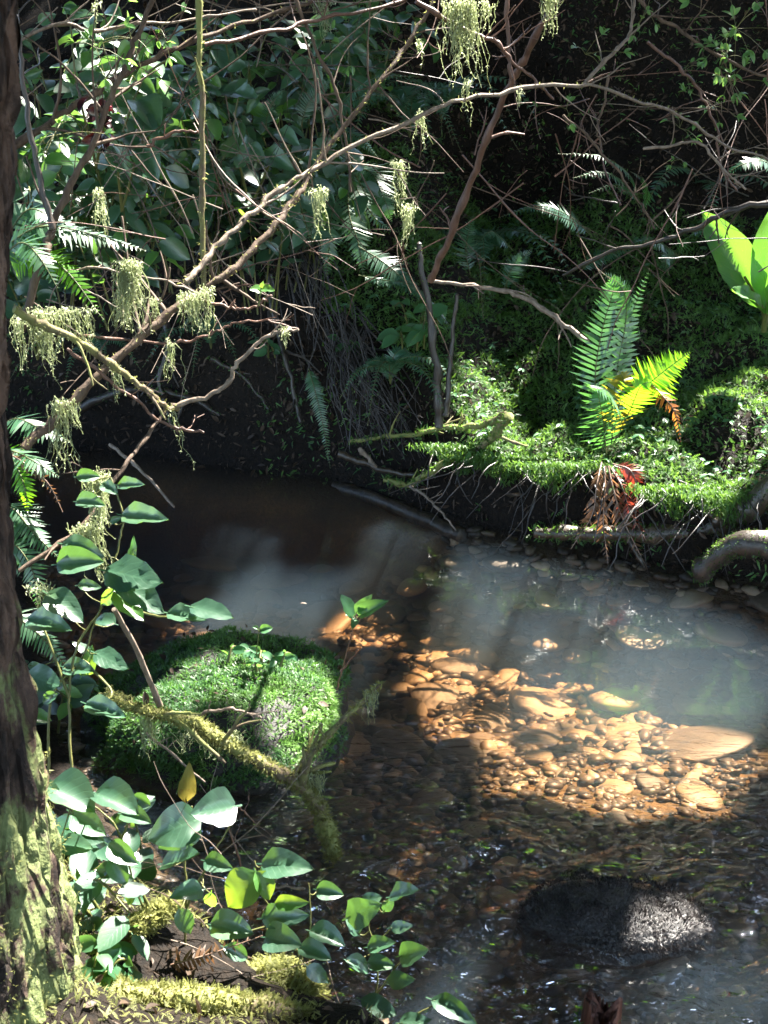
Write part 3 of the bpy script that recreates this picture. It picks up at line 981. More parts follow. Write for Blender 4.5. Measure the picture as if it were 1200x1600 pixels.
def place_unseen_trees():
    n = 36000
    c = np.stack([rng.uniform(-.8, 9.5, n), rng.uniform(.6, 14, n), rng.uniform(4.6, 7.6, n)], -1)
    c[:, 2] = np.where(c[:, 1] > 6.0, 7.6 + (c[:, 2] - 4.6) * .8, c[:, 2])
    size = .13 + .13 * rng.random(n)
    keep = np.ones(n, bool)
    for T in TG:
        v = c - T[:3]
        t = v @ SUN
        d = np.linalg.norm(v - t[:, None] * SUN, axis=1)
        keep &= d > T[3] + size * .42
    c, size = c[keep], size[keep]
    # extra unseen leaves added to block the sun over shallows, pool and banks
    g = np.stack([rng.uniform(-.75, 1.6, 13000), rng.uniform(1.6, 2.75, 13000), np.zeros(13000)], -1)
    g = np.vstack([g, np.stack([rng.uniform(-1.2, 1.6, 11000), rng.uniform(2.75, 4.2, 11000), np.zeros(11000)], -1)])
    g = np.vstack([g, np.stack([rng.uniform(-2.4, -.1, 5000), rng.uniform(4.0, 5.2, 5000), rng.random(5000) * .5], -1)])
    g = np.vstack([g, np.stack([rng.uniform(-.1, 1.7, 13000), rng.uniform(3.9, 6.2, 13000), .3 + .6 * rng.random(13000)], -1)])
    back = np.vstack([np.stack([rng.uniform(-8, 4.5, 32000), rng.uniform(-8, .8, 32000), rng.uniform(4.2, 7.5, 32000)], -1), np.stack([rng.uniform(-9, -1.2, 20000), rng.uniform(.8, 9, 20000), rng.uniform(4.6, 7.5, 20000)], -1), np.stack([rng.uniform(6, 10, 5000), rng.uniform(-3, 5, 5000), rng.uniform(2.5, 6, 5000)], -1)])  # unseen leaf cover added behind and to the sides to dim the skylight
    e = g + SUN * (rng.uniform(5.0, 6.2, len(g)) / SUN[2])[:, None]
    es = .12 + .08 * rng.random(len(g))
    ke = np.ones(len(g), bool)
    for T in TG:
        v = e - T[:3]
        t = v @ SUN
        ke &= np.linalg.norm(v - t[:, None] * SUN, axis=1) > T[3] + es * .42
    c = np.vstack([c, e[ke], back]); size = np.concatenate([size, es[ke], .18 + .14 * rng.random(len(back))])
    m = basis(rndv(len(c)) * np.array([1, 1, .3]), np.array([0, 0, 1.0]) + rng.normal(size=(len(c), 3)) * .35) * size[:, None, None]
    spec = [((8.8, 6.4), 'unseen maple on the right bank, crown shaped to dapple the sunlight'), ((8.2, 2.2), 'unseen maple right of the creek, crown shaped to dapple the sunlight'), ((3.2, 12.5), 'unseen maple on top of the far slope, crown shaped to dapple the sunlight'), ((-3.6, -3.5), 'unseen maple on the near bank behind the viewer, crown added to dim the skylight')]
    B = np.array([s[0] for s in spec])
    who = np.argmin(np.linalg.norm(c[:, None, :2] - B[None] - np.array([0, 0]), axis=2), 1)
    for k, (b, lab) in enumerate(spec):
        z0 = float(gz(b[0], b[1])[0]) - .1
        root = empty('unseen_maple', (b[0], b[1], z0), lab, 'tree', 'unseen trees shading the clearing')  # stands out of view; its crown is shaped to shade and dapple the creek
        tr = MB()
        tp = np.array([b[0], b[1], z0])
        C = catmull([tp, tp + [.1, 0, (7 - z0) * .5], [b[0] + .2, b[1], 7.0]], 14)
        tube(tr, C, np.linspace(.2, .07, 14), 12, rough=.05)
        s = np.nonzero(who == k)[0]
        for q in rng.choice(s, min(26, len(s)), replace=False):
            i = int(rng.integers(6, 13))
            e = c[q]
            seg = C[i] + (e - C[i]) * np.linspace(0, 1, 9)[:, None]
            vv = seg[:, None] - TG[None, :, :3]
            tt = vv @ SUN
            if (np.linalg.norm(vv - tt[..., None] * SUN, axis=2) < TG[None, :, 3] * .8).any():
                continue
            tube(tr, catmull([C[i], (C[i] + e) / 2 + [0, 0, .1], e], 8), np.linspace(.035, .008, 8), 6)
        tr.build('trunk', M['bark_dark'], root)
        cr = MB()
        scatter(cr, [leaf_tpl(.95, 5, 2, .15, .2, .45, .45, 0, 0)], m[s], c[s])
        cr.build('crown', M['canopy'], root)
place_unseen_trees()

# ------------------------------------------------------------------ the near tree at the left edge
def near_trunk():
    prof = [(-40, 112), (200, 108), (500, 112), (800, 120), (1000, 138), (1200, 168), (1320, 190), (1420, 208), (1520, 232), (1620, 262), (1720, 300)]
    edge = [(-40, 26), (200, 14), (500, 11), (800, 15), (1000, 31), (1200, 66), (1320, 88), (1420, 108), (1520, 128), (1620, 152), (1720, 185)]
    py = np.linspace(-40, 1720, 240)
    r = np.interp(py, *zip(*prof)); e = np.interp(py, *zip(*edge))
    C = np.array([P(ex - rr, q, 1.48) for ex, rr, q in zip(e, r, py)])[::-1]
    rad = np.array([rr * mpp(1.48, q) for rr, q in zip(r, py)])[::-1]
    ns = 150
    T, N, B = frames(C)
    a = np.linspace(0, 2 * np.pi, ns, endpoint=False)
    dirs = np.cos(a)[None, :, None] * N[:, None] + np.sin(a)[None, :, None] * B[:, None]
    Q = C[:, None] + rad[:, None, None] * dirs
    q = Q.reshape(-1, 3)
    ang = np.tile(a, len(C))
    u = np.stack([np.cos(ang) * 2.4, np.sin(ang) * 2.4, q[:, 2] * 2.2], -1)
    f = fbm(u, 4.0, 4, 2.0)
    ridge = 1 - np.abs(f - .5) * 5
    disp = .013 * np.clip(ridge, -.6, 1) + .014 * (fbm(u, 12, 3, 5) - .5) + .008 * (fbm(u, .9, 2, 8) - .5)
    q = q + dirs.reshape(-1, 3) * (-disp)[:, None]
    i = np.arange(len(C) - 1)[:, None] * ns
    j = np.arange(ns)[None]; k = (j + 1) % ns
    F = np.stack([i + j, i + k, i + ns + k, i + ns + j], -1).reshape(-1, 4)
    root = empty('tree', C[0], 'dark furrowed tree trunk at the left edge with pale green moss on its foot', 'tree')
    MB().add(q, F).build('trunk', M['trunk'], root)
    # loose moss tufts on the flare
    nrm = dirs.reshape(-1, 3)
    sel = np.nonzero((q[:, 2] < .95) & (nrm[:, 1] < .5) & (fbm(q, 9, 4, 31) + sm(1.0, .55, q[:, 2]) * .12 > .60))[0]
    sel = rng.choice(sel, min(7000, len(sel) * 3))
    o = q[sel] + rng.normal(size=(len(sel), 3)) * .006
    m = basis(unit(nrm[sel] * .5 + rndv(len(sel)) * .7 + [0, 0, -.3]), nrm[sel] + rndv(len(sel)) * .5) * (.004 + .005 * rng.random(len(sel)))[:, None, None]
    scatter(MB_m := MB(), MOSSB, m, o)
    MB_m.build('moss', M['moss_yellow'], root)
    # the far-off top: limbs and crown above the frame
    top = C[-1]
    t = MB(); cr = MB()
    Ct = catmull([top, top + [-.05, .1, 1.5], top + [-.1, .3, 3.0]], 10)
    tube(t, Ct, np.linspace(rad[-1] * .97, .06, 10), 16)
    pts = []
    for k in range(6):
        e = top + [rng.uniform(-1.8, .7), rng.uniform(-1.2, 1.4), rng.uniform(1.9, 3.4)]
        tube(t, catmull([Ct[4 + k // 2], (Ct[6] + e) / 2 + [0, 0, .2], e], 7), np.linspace(.03, .006, 7), 6)
        pts.append(e + rng.normal(size=(130, 3)) * [.45, .45, .25])
    t.build('limb', M['bark_dark'], root)
    pts = np.vstack(pts)
    scatter(cr, [leaf_tpl(.8, 5, 2, .15, .2, .45, .45, 0, 0)], basis(rndv(len(pts)), np.array([0, 0, 1.0]) + rng.normal(size=(len(pts), 3)) * .4) * .1, pts)
    cr.build('crown', M['canopy'], root)
near_trunk()

# ------------------------------------------------------------------ rocks
def rock_mesh(center, radii, pw=(2.6, 2.6, 2.2), amp=.12, scale=3.0, off=1.0, sub=5, flat=None):
    V, F = ico(sub)
    s = np.abs(V)
    k = (s[:, 0] ** pw[0] + s[:, 1] ** pw[1] + s[:, 2] ** pw[2]) ** (-1 / np.mean(pw))
    V = V * k[:, None]
    V = V * (1 + amp * (fbm(V, scale * .5, 4, off) - .5) * 2)[:, None]
    return V * np.array(radii) + np.array(center), F

def boulder():
    cx = P(335, 1130, 2.85)[0]
    V, F = rock_mesh((cx, 2.86, -.03), (.345, .36, .160), (2.4, 2.3, 2.3), .22, 4.5, 12)
    # lower on the left shoulder
    t = sm(-.05, -.34, V[:, 0] - cx)
    V[:, 2] -= t * .055 * (V[:, 2] > -.03)
    b = MB().add(V, F).build('mossy_boulder', M['rock'], None, (cx, 2.86, 0))
    tag(b, 'boulder in the creek wrapped in thick leafy green moss', 'boulder')
    p, n = surf_points(V, F, 95000)
    k = (p[:, 2] > -.01) & (p[:, 1] < 3.1) & ((fbm(p, 8, 3, 91) < .64) | (rng.random(len(p)) < .25)) & (rng.random(len(p)) < sm(-.02, .02, p[:, 2]) + .05)
    p, n = p[k], n[k]
    cl = fbm(p, 11, 3, 4)
    ln = .006 + .009 * rng.random(len(p)) + .005 * cl
    ax = unit(n * .55 + np.array([0, 0, -.45]) * (1 - n[:, 2:3]) + rndv(len(p)) * .55)
    o = p + n * ((cl - .35) * .05)[:, None]
    m = basis(ax, n + rndv(len(p)) * .35) * ln[:, None, None]
    mb = MB()
    scatter(mb, MOSSB + SPRAY, m, o, rng.integers(0, 4, len(p)))
    mb.build('moss', M['moss_rock'], b)
    return V, F
BV, BF = boulder()

def wet_rock():
    c = P(958, 1440, 2.03)
    V, F = rock_mesh((c[0], 2.03, -.012), (.195, .105, .058), (2.2, 2.2, 2.0), .2, 3.0, 3)
    V[:, 2] += .014 * sm(.1, -.12, V[:, 0] - c[0]) * (V[:, 2] > 0) - .02 * sm(-.08, -.2, V[:, 0] - c[0])
    b = MB().add(V, F).build('wet_rock', M['rock_wet'], None, (c[0], 2.04, 0))
    tag(b, 'low wet rock in the ripples bristling with dark moss', 'rock')
    p, n = surf_points(V, F, 26000)
    k = p[:, 2] > .0
    p, n = p[k], n[k]
    cl = fbm(p, 34, 3, 14)
    kk = cl + .3 * rng.random(len(p)) > .15
    p, n, cl = p[kk], n[kk], cl[kk]
    ax = unit(n * .9 + unit(np.stack([fbm(p, 30, 2, 3) - .5, fbm(p, 30, 2, 33) - .5, fbm(p, 30, 2, 63) - .5], -1)) * .5 + rndv(len(p)) * .5)
    p = p + n * (np.maximum(cl - .35, 0) * .05)[:, None]
    m = basis(ax, n + rndv(len(p)) * .6) * (.003 + .006 * rng.random(len(p)) ** 1.3)[:, None, None]
    mb = MB()
    scatter(mb, MOSSB, m, p)
    mb.build('moss', M['moss_wet'], b)
wet_rock()

def broken_post():
    b = P(930, 1640, 1.66); b[2] = -.12
    top = P(935, 1556, 1.66)
    V, F = [], []
    root = empty('broken_stump', b, 'splintered red brown stub of wood rising from the water', 'stump')
    NS = 72
    a = np.linspace(0, 2 * np.pi, NS, endpoint=False)
    grain = fbm(np.stack([np.cos(a) * 4, np.sin(a) * 4], -1), 3, 3, 5) - .5
    prof = .030 + .005 * np.sin(a * 3) + .012 * grain
    hh = top[2] - .035 + .030 * np.maximum(0, np.cos(a - 2.6)) ** 2 + .034 * np.maximum(0, np.cos(a + .2)) ** 6 + .030 * (fbm(np.stack([np.cos(a) * 4, np.sin(a) * 4], -1), 5, 2, 9) - .5)
    C = []
    zs = np.linspace(0, 1, 22)
    for t in zs:
        rr = prof * (1.25 - .35 * t) * (1 + .03 * (fbm(np.stack([a * 2, a * 0 + t * 3], -1), 2, 2, 3) - .5))
        C.append(np.stack([b[0] + np.cos(a) * rr + .01 * t, b[1] + np.sin(a) * rr, b[2] + (hh - b[2]) * t], -1))
    inner = C[-1].copy(); inner[:, :2] = [b[0] + .01, b[1]] + (inner[:, :2] - [b[0] + .01, b[1]]) * .55; inner[:, 2] -= .016 * rng.random(NS) + .008
    C.append(inner)
    ctr = inner.mean(0)[None]
    n = NS
    Vv = np.vstack(C + [ctr])
    ff = []
    for i in range(len(C) - 1):
        for j in range(n):
            k = (j + 1) % n
            ff.append([i * n + j, i * n + k, (i + 1) * n + k, (i + 1) * n + j])
    w = MB().add(Vv, ff)
    w.add(Vv[-n - 1:], [[j, (j + 1) % n, n] for j in range(n)])
    w.build('wood', M['stump'], root)
    mm = MB(); k = 900
    aa = rng.random(k) * 6.28; zz = rng.random(k) ** .8 * .12
    rr = .034
    o = np.stack([b[0] + np.cos(aa) * rr, b[1] + np.sin(aa) * rr, zz * .75], -1)
    nn = np.stack([np.cos(aa), np.sin(aa), aa * 0], -1)
    scatter(mm, MOSSB, basis(nn * .5 + rndv(k) * .8, rndv(k)) * (.006 + .006 * rng.random(k))[:, None, None], o)
    mm.build('moss', M['moss'], root)
broken_post()

# ------------------------------------------------------------------ cobbles in the stream
def cobbles():
    meshes = []
    for q in range(9):
        V, F = ico(3)
        r = np.array([1, .58 + .34 * rng.random(), .24 + .16 * rng.random()])
        V = V * (1 + .30 * (fbm(V, .8, 3, 17 * q + 1) - .5))[:, None]
        for _ in range(6):
            nn = rndv(1)[0]
            dd = V @ nn
            cut = .72 + .16 * rng.random()
            V = V - np.outer(np.maximum(dd - cut, 0) * .85, nn)
        meshes.append((V * r, F))
    hero = [(1010, 990, .15, 1.2, 'tan', 'long flat tan slab under the calm water right of midstream'), (905, 1075, .10, .3, 'tan', 'pale rounded stone glowing in the brightest sunlit patch'), (850, 1105, .135, .1, 'tan', 'broad orange tan stone lying in the sunlit patch midstream'),
            (680, 1025, .085, .4, 'tan', 'orange brown stone just right of the leafy seedling'), (585, 1030, .075, .2, 'tan', 'tan stone showing at the right edge of the mossy boulder'), (690, 1100, .12, 2.8, 'grey', 'large grey stone in the shade left of the sunlit patch'),
            (735, 1185, .11, 2.9, 'grey', 'grey flat stone lying on the gravel left of midstream'), (500, 975, .16, .1, 'tan', 'broad tan stone behind the mossy boulder, blurred by murky water'), (440, 905, .13, .2, 'tan', 'drowned orange stone in the deep pool behind the boulder'),
            (1085, 1165, .19, .2, 'grey', 'broad grey stone barely covered by rippling water at right'), (800, 1365, .055, .2, 'tan', 'orange brown cobble just left of the dark wet rock'), (985, 1150, .10, .1, 'tan', 'yellow tan stone beside the broad rippled stone'), (1090, 1105, .10, .2, 'tan', 'flat tan stone near the right bank'), (830, 1160, .10, .3, 'grey', 'olive brown stone below the sunlit patch')]
    R0 = {}
    def stone(x, y, z, size, rot, kind, label, group=None, q=None, flat=1.0):
        q = int(rng.integers(0, 9)) if q is None else q
        key = (q, kind)
        if key not in R0:
            V, F = meshes[q]
            o = MB().add(V, F).build('river_stone', M['stone_' + kind], None, (0, 0, 0))
            R0[key] = o
        else:
            o = R0[key].copy()
            COL.objects.link(o)
        o.location = (x, y, z)
        o.scale = (size, size, size * flat * .8)
        o.rotation_euler = (rng.normal() * .12, rng.normal() * .12, rot)
        for k in ('label', 'category', 'group', 'kind'):
            if k in o: del o[k]
        tag(o, label, 'stone', group)
    used = []
    for px, py, size, rot, kind, lab in hero:
        d = ray(px, py)
        ys = np.arange(1.6, 6, .01)
        pt = CAM + d * (ys / d[1])[:, None]
        h = np.nonzero(gz(pt[:, 0], pt[:, 1]) >= pt[:, 2])[0]
        p = pt[h[0]]
        used.append((p[0], p[1], size))
        stone(p[0], p[1], p[2] + size * .05, size, rot, kind, lab, None, None, .6)
    n = 0
    tries = 0
    while n < 280 and tries < 6000:
        tries += 1
        px, py = rng.uniform(180, 1230), (rng.uniform(860, 1560) if n % 2 else rng.uniform(880, 1180))
        p = bed_at(px, py)
        if p[1] > 4.7:
            continue
        z = float(gz(p[0], p[1])[0])
        if z > -.055:
            continue
        base = .028 + .045 * sm(2.5, 3.3, p[1])
        size = base * (.55 + 1.25 * rng.random() ** 1.8)
        if any((p[0] - a) ** 2 + (p[1] - b) ** 2 < ((s + size) * .60) ** 2 for a, b, s in used):
            continue
        used.append((p[0], p[1], size))
        kind = 'tan' if rng.random() < (.75 if p[1] > 2.6 else .25) else 'grey'
        if py < 1110:
            g, lab = ('tan cobbles in the deeper pool', 'tan cobble lying in the deeper calm pool') if kind == 'tan' else ('grey cobbles in the deeper pool', 'grey brown cobble lying in the deeper calm pool')
        elif py < 1300:
            g, lab = ('tan cobbles midstream', 'small tan cobble on the gravel midstream') if kind == 'tan' else ('grey cobbles midstream', 'small grey brown cobble on the gravel midstream')
        else:
            g, lab = ('tan pebbles under the ripples', 'tan pebble under the rippled shallows near the dark wet rock') if kind == 'tan' else ('grey pebbles under the ripples', 'grey brown pebble under the rippled shallows near the dark wet rock')
        stone(p[0], p[1], z + size * .05, size, rng.random() * 6.28, kind, lab, g)
        n += 1
    # gravel between them
    V, F = ico(1)
    tp = []
    for q in range(5):
        tp.append((V * (1 + .6 * (rng.random((len(V), 1)) - .5)) * np.array([1, .7, .33]), F, np.zeros((len(V), 2))))
    k = 15000
    x = rng.uniform(-1.2, 2.0, k); y = rng.uniform(1.5, 4.3, k)
    z = gz(x, y)
    ok = (z < -.025)
    x, y, z = x[ok], y[ok], z[ok]
    s = (.006 + .022 * rng.random(len(x)) ** 2.2) * (1 + .6 * sm(2.5, 3.4, y))
    m = basis(rndv(len(x)) * [1, 1, .1], np.array([0, 0, 1.0]) + rng.normal(size=(len(x), 3)) * .25) * s[:, None, None]
    mb = MB()
    scatter(mb, tp, m, np.stack([x, y, z + s * .15], -1))
    tag(mb.build('gravel', M['gravel']), 'fine gravel covering the stream bed', None, None, 'stuff')
cobbles()
# ------------------------------------------------------------------ moss and litter on the banks
def ground_cover():
    # moss carpet of the right bank
    k = 170000
    x = rng.uniform(-.25, 2.4, k); y = rng.uniform(3.6, 6.6, k)
    d = y - np.interp(x, far_edge[:, 0], far_edge[:, 1])
    p2 = np.stack([x, y], -1)
    pat = fbm(p2, 2.6, 3, 21)
    ok = (d > .08) & (d < 1.85 + .3 * pat) & (pat + .25 * rng.random(k) > .40)
    ok &= ~((x > 1.25) & (d < .34) & (pat < .75))
    x, y, pat = x[ok], y[ok], pat[ok]
    z = gz(x, y); n = gn(x, y)
    fl = (n[:, 2] > .62) | (rng.random(len(x)) < .10)
    x, y, pat, z, n = x[fl], y[fl], pat[fl], z[fl], n[fl]
    cl = fbm(np.stack([x, y], -1), 13, 3, 2)
    L = .012 + .019 * rng.random(len(x))
    ax = unit(n * .5 + rndv(len(x)) * .8 + np.array([0, -.15, -.1]))
    o = np.stack([x, y, z], -1) + n * ((cl - .3) * .05)[:, None]
    m = basis(ax, n + rndv(len(x)) * .5) * L[:, None, None]
    mb = MB()
    scatter(mb, SPRAY + MOSSB, m, o, np.where(rng.random(len(x)) < .55, 0, rng.integers(1, 4, len(x))))
    tag(mb.build('moss', M['moss']), 'feathery green moss carpeting the right bank', None, None, 'stuff')
    # small herbs among it
    k = 1500
    x = rng.uniform(-.3, 2.3, k); y = rng.uniform(3.8, 6.6, k)
    d = y - np.interp(x, far_edge[:, 0], far_edge[:, 1])
    ok = (d > .12) & (d < 2.0) & (fbm(np.stack([x, y], -1), 3.1, 2, 55) > .47)
    x, y = x[ok], y[ok]
    o = np.stack([x, y, gz(x, y) + .02 + .05 * rng.random(len(x))], -1)
    mb = MB()
    for j in (-1, 0, 1):
        a0 = rng.random(len(x)) * 6.28
        a = a0 + j * 1.9
        ax = np.stack([np.cos(a), np.sin(a), -.15 + 0 * a], -1)
        m = basis(ax, np.array([0, -.25, 1.0]) + rng.normal(size=(len(x), 3)) * .3) * (.016 + .018 * rng.random(len(x)))[:, None, None]
        scatter(mb, SMALL, m, o)
    tag(mb.build('herb_cover', M['herb']), 'little three leaved herbs scattered over the mossy right bank', None, None, 'stuff')
    # dead leaves and bits of twig on the slopes and near bank
    k = 22000
    x = rng.uniform(-2.6, 3.2, k); y = np.where(rng.random(k) < .25, rng.uniform(1.3, 3.4, k), rng.uniform(3.6, 8.5, k))
    z = gz(x, y)
    ok = z > .03
    x, y, z = x[ok], y[ok], z[ok]
    n = gn(x, y)
    m = basis(rndv(len(x)), n + rndv(len(x)) * .55) * (.012 + .035 * rng.random(len(x)) ** 2)[:, None, None]
    m[:, :, 1] *= (.3 + .9 * rng.random(len(x)))[:, None]
    mb = MB()
    scatter(mb, SMALL, m, np.stack([x, y, z + .006], -1))
    tag(mb.build('leaf_litter', M['litter']), 'dead leaves and woody crumbs lying on the banks', None, None, 'stuff')
    # crumbs, roots' ends and dark moss on the steep faces
    V = np.stack([GX.ravel(), GY.ravel(), GZ], -1)
    Fq = grid_faces(len(gx), len(gy))
    ctr = V[Fq].mean(1)
    Fq = Fq[(ctr[:, 1] > 3.4) & (ctr[:, 1] < 7.5) & (np.abs(ctr[:, 0]) < 2.6) & (ctr[:, 2] > -.02)]
    tri = np.vstack([Fq[:, [0, 1, 2]], Fq[:, [0, 2, 3]]])
    p, n = surf_points(V, tri, 60000)
    st = (n[:, 2] < .75)
    p, n = p[st], n[st]
    half = len(p) // 2
    m = basis(unit(rndv(half) + n[:half] * .3 + [0, 0, -.4]), n[:half] + rndv(half) * .7) * (.010 + .035 * rng.random(half) ** 2)[:, None, None]
    m[:, :, 1] *= (.15 + .7 * rng.random(half))[:, None]
    mb = MB()
    scatter(mb, SMALL, m, p[:half] + n[:half] * .006)
    tag(mb.build('leaf_litter', M['litter']), 'crumbs and dead leaf scraps clinging to the steep bank', None, None, 'stuff')
    p, n = p[half:], n[half:]
    k = fbm(p, 3.0, 3, 77) > .53
    p, n = p[k], n[k]
    m = basis(unit(n * .5 + rndv(len(p)) * .6 + [0, 0, -.5]), n + rndv(len(p)) * .5) * (.014 + .024 * rng.random(len(p)))[:, None, None]
    mb = MB()
    scatter(mb, SPRAY + MOSSB, m, p)
    tag(mb.build('moss', M['moss_rock']), 'patches of dark moss on the steep shaded bank', None, None, 'stuff')
    # moss on the near bank
    k = 42000
    x = rng.uniform(-1.6, .5, k); y = rng.uniform(1.3, 3.2, k)
    z = gz(x, y)
    pt = fbm(np.stack([x, y], -1), 5.5, 3, 8)
    ok = (z > .05) & (pt > .47)
    x, y, z = x[ok], y[ok], z[ok]
    n = gn(x, y)
    m = basis(unit(n * .6 + rndv(len(x)) * .8), n + rndv(len(x)) * .5) * (.008 + .011 * rng.random(len(x)))[:, None, None]
    mb = MB()
    scatter(mb, SPRAY + MOSSB, m, np.stack([x, y, z + .004], -1), rng.integers(0, 3, len(x)))
    tag(mb.build('moss', M['moss_yellow']), 'yellow green moss on the near bank at lower left', None, None, 'stuff')
ground_cover()

def boulder_litter():
    p, n = surf_points(BV, BF, 160)
    k = (n[:, 2] > .45) & (p[:, 2] > .04)
    p, n = p[k], n[k]
    mb = MB()
    scatter(mb, SMALL, basis(rndv(len(p)), n + rndv(len(p)) * .4) * (.015 + .02 * rng.random(len(p)))[:, None, None], p + n * .016)
    tag(mb.build('leaf_litter', M['litter']), 'brown needles and dead leaf bits caught in the moss of the boulder', None, None, 'stuff')
boulder_litter()

def near_bank_plants():
    for lab, px, py, Y, n, h, lf, mt in (('low salal in the shade between the trunk and the spotted leaf', 170, 1420, 1.9, 4, .14, .075, 'salal'), ('salal tuft at the water line below the mossy boulder', 250, 1385, 2.05, 4, .13, .075, 'salal'),
                                      ('herb tuft by the foot of the trunk', 165, 1500, 1.62, 5, .08, .045, 'herb'), ('low salal behind the big lower left leaves', 130, 1340, 2.15, 4, .15, .08, 'salal'), ('salal tuft at the left bank under the leaning shrub', 60, 1150, 2.45, 4, .2, .085, 'salal')):
        b = on_ground(px, py, 1.4, 4)
        shrub_auto(lab, b - [0, 0, .01], n, h, lf, (0, -.3, 0), mt, .15 if mt == 'salal' else 0, 'low plants on the near bank', 'leafy_plant', per=6, cat='plant', drop=.35, spread=.9)
near_bank_plants()

# ------------------------------------------------------------------ ferns
def hero_fern():
    Y = 4.05
    b = P(945, 712, Y)
    F = (0, -1, .35)
    fr = [dict(px=[(942, 705, Y), (930, 600, Y), (940, 520, Y + .03), (958, 455, Y + .06), (960, 430, Y + .05)], width=.17, pairs=38, face=F, droop=.05, label='tall bright green upright frond'),
          dict(px=[(950, 705, Y + .05), (962, 590, Y + .08), (978, 500, Y + .12), (972, 450, Y + .06), (936, 424, Y - .04)], width=.15, pairs=40, face=(.75, -1, .2), droop=.12, label='tall green frond with its tip curled over'),
          dict(px=[(952, 700, Y + .12), (970, 590, Y + .2), (985, 500, Y + .25), (1015, 420, Y + .28)], width=.13, pairs=34, face=(.3, -1, .3), mat='fern'),
          dict(px=[(948, 708, Y - .02), (955, 640, Y - .08), (950, 612, Y - .18), (925, 606, Y - .26)], width=.24, pairs=22, face=(.35, -.40, .86), droop=.4, label='white lit frond arching towards the water'),
          dict(px=[(947, 708, Y - .04), (944, 668, Y - .1), (938, 632, Y - .14), (932, 606, Y - .12)], width=.20, pairs=24, face=F, droop=.32, mat='fern', label='dark green lower frond'),
          dict(px=[(956, 700, Y), (985, 630, Y - .02), (1025, 590, Y - .02), (1078, 550, Y)], width=.19, pairs=30, face=(.1, -1, .25), mat='fern_bright', droop=.0, base_bare=.45, swept=.35, label='glowing yellow green young frond'),
          dict(px=[(958, 690, Y - .05), (966, 640, Y - .08), (975, 600, Y - .06), (968, 580, Y - .04)], width=.19, pairs=22, face=F, mat='fern_yellow', droop=.15, ragged=.1, label='yellow and brown fading frond'),
          dict(px=[(960, 690, Y - .05), (985, 640, Y - .1), (1000, 605, Y - .12), (1015, 596, Y - .12)], width=.13, pairs=18, face=F, mat='fern_bright', droop=.2, base_bare=.3),
          dict(px=[(1018, 600, Y - .02), (1035, 618, Y - .08), (1055, 645, Y - .1), (1064, 690, Y - .1)], width=.085, pairs=24, face=F, mat='fern_orange', rmat='rachis_dead', droop=.5, ragged=.15, curl=.8, base_bare=.0, label='orange dead frond hanging at the right'),
          dict(px=[(958, 725, Y), (985, 735, Y - .05), (995, 765, Y - .06), (992, 825, Y - .16)], width=.10, pairs=26, face=F, mat='fern_red', rmat='rachis_dead', droop=.5, curl=.2, ragged=.08, pw=.14, r=.003, label='rust red dead frond hanging below the tuft'),
          dict(px=[(960, 728, Y + .02), (1000, 745, Y), (1030, 790, Y), (1062, 816, Y - .16)], width=.05, pairs=20, face=F, mat='fern_brown', rmat='rachis_dead', droop=.6, ragged=.5),
          dict(px=[(940, 722, Y), (932, 760, Y - .08), (925, 805, Y - .1), (892, 858, Y - .16)], width=.11, pairs=24, face=F, mat='fern_brown', rmat='rachis_dead', droop=.7, curl=.8, ragged=.2, taper=.45, r=.003, label='tattered brown dead frond trailing towards the water'),
          dict(px=[(950, 728, Y - .04), (960, 770, Y - .1), (975, 815, Y - .1), (1012, 890, Y - .16)], width=.11, pairs=28, face=F, mat='fern_brown', rmat='rachis_dead', droop=.6, curl=.9, ragged=.25, taper=.4, r=.0035),
          dict(px=[(946, 728, Y - .02), (945, 770, Y - .08), (943, 820, Y - .1), (950, 880, Y - .16)], width=.10, pairs=28, face=F, mat='fern_brown', rmat='rachis_dead', droop=.6, curl=.9, ragged=.3, taper=.4, r=.003),
          dict(px=[(952, 728, Y - .03), (972, 760, Y - .08), (985, 800, Y - .1), (1010, 845, Y - .16)], width=.10, taper=.45, pairs=24, face=F, mat='fern_red', rmat='rachis_dead', droop=.6, curl=.6, ragged=.3)]
    fern('sword fern on the right bank with green, glowing yellow and dead red fronds', b, fr)
hero_fern()

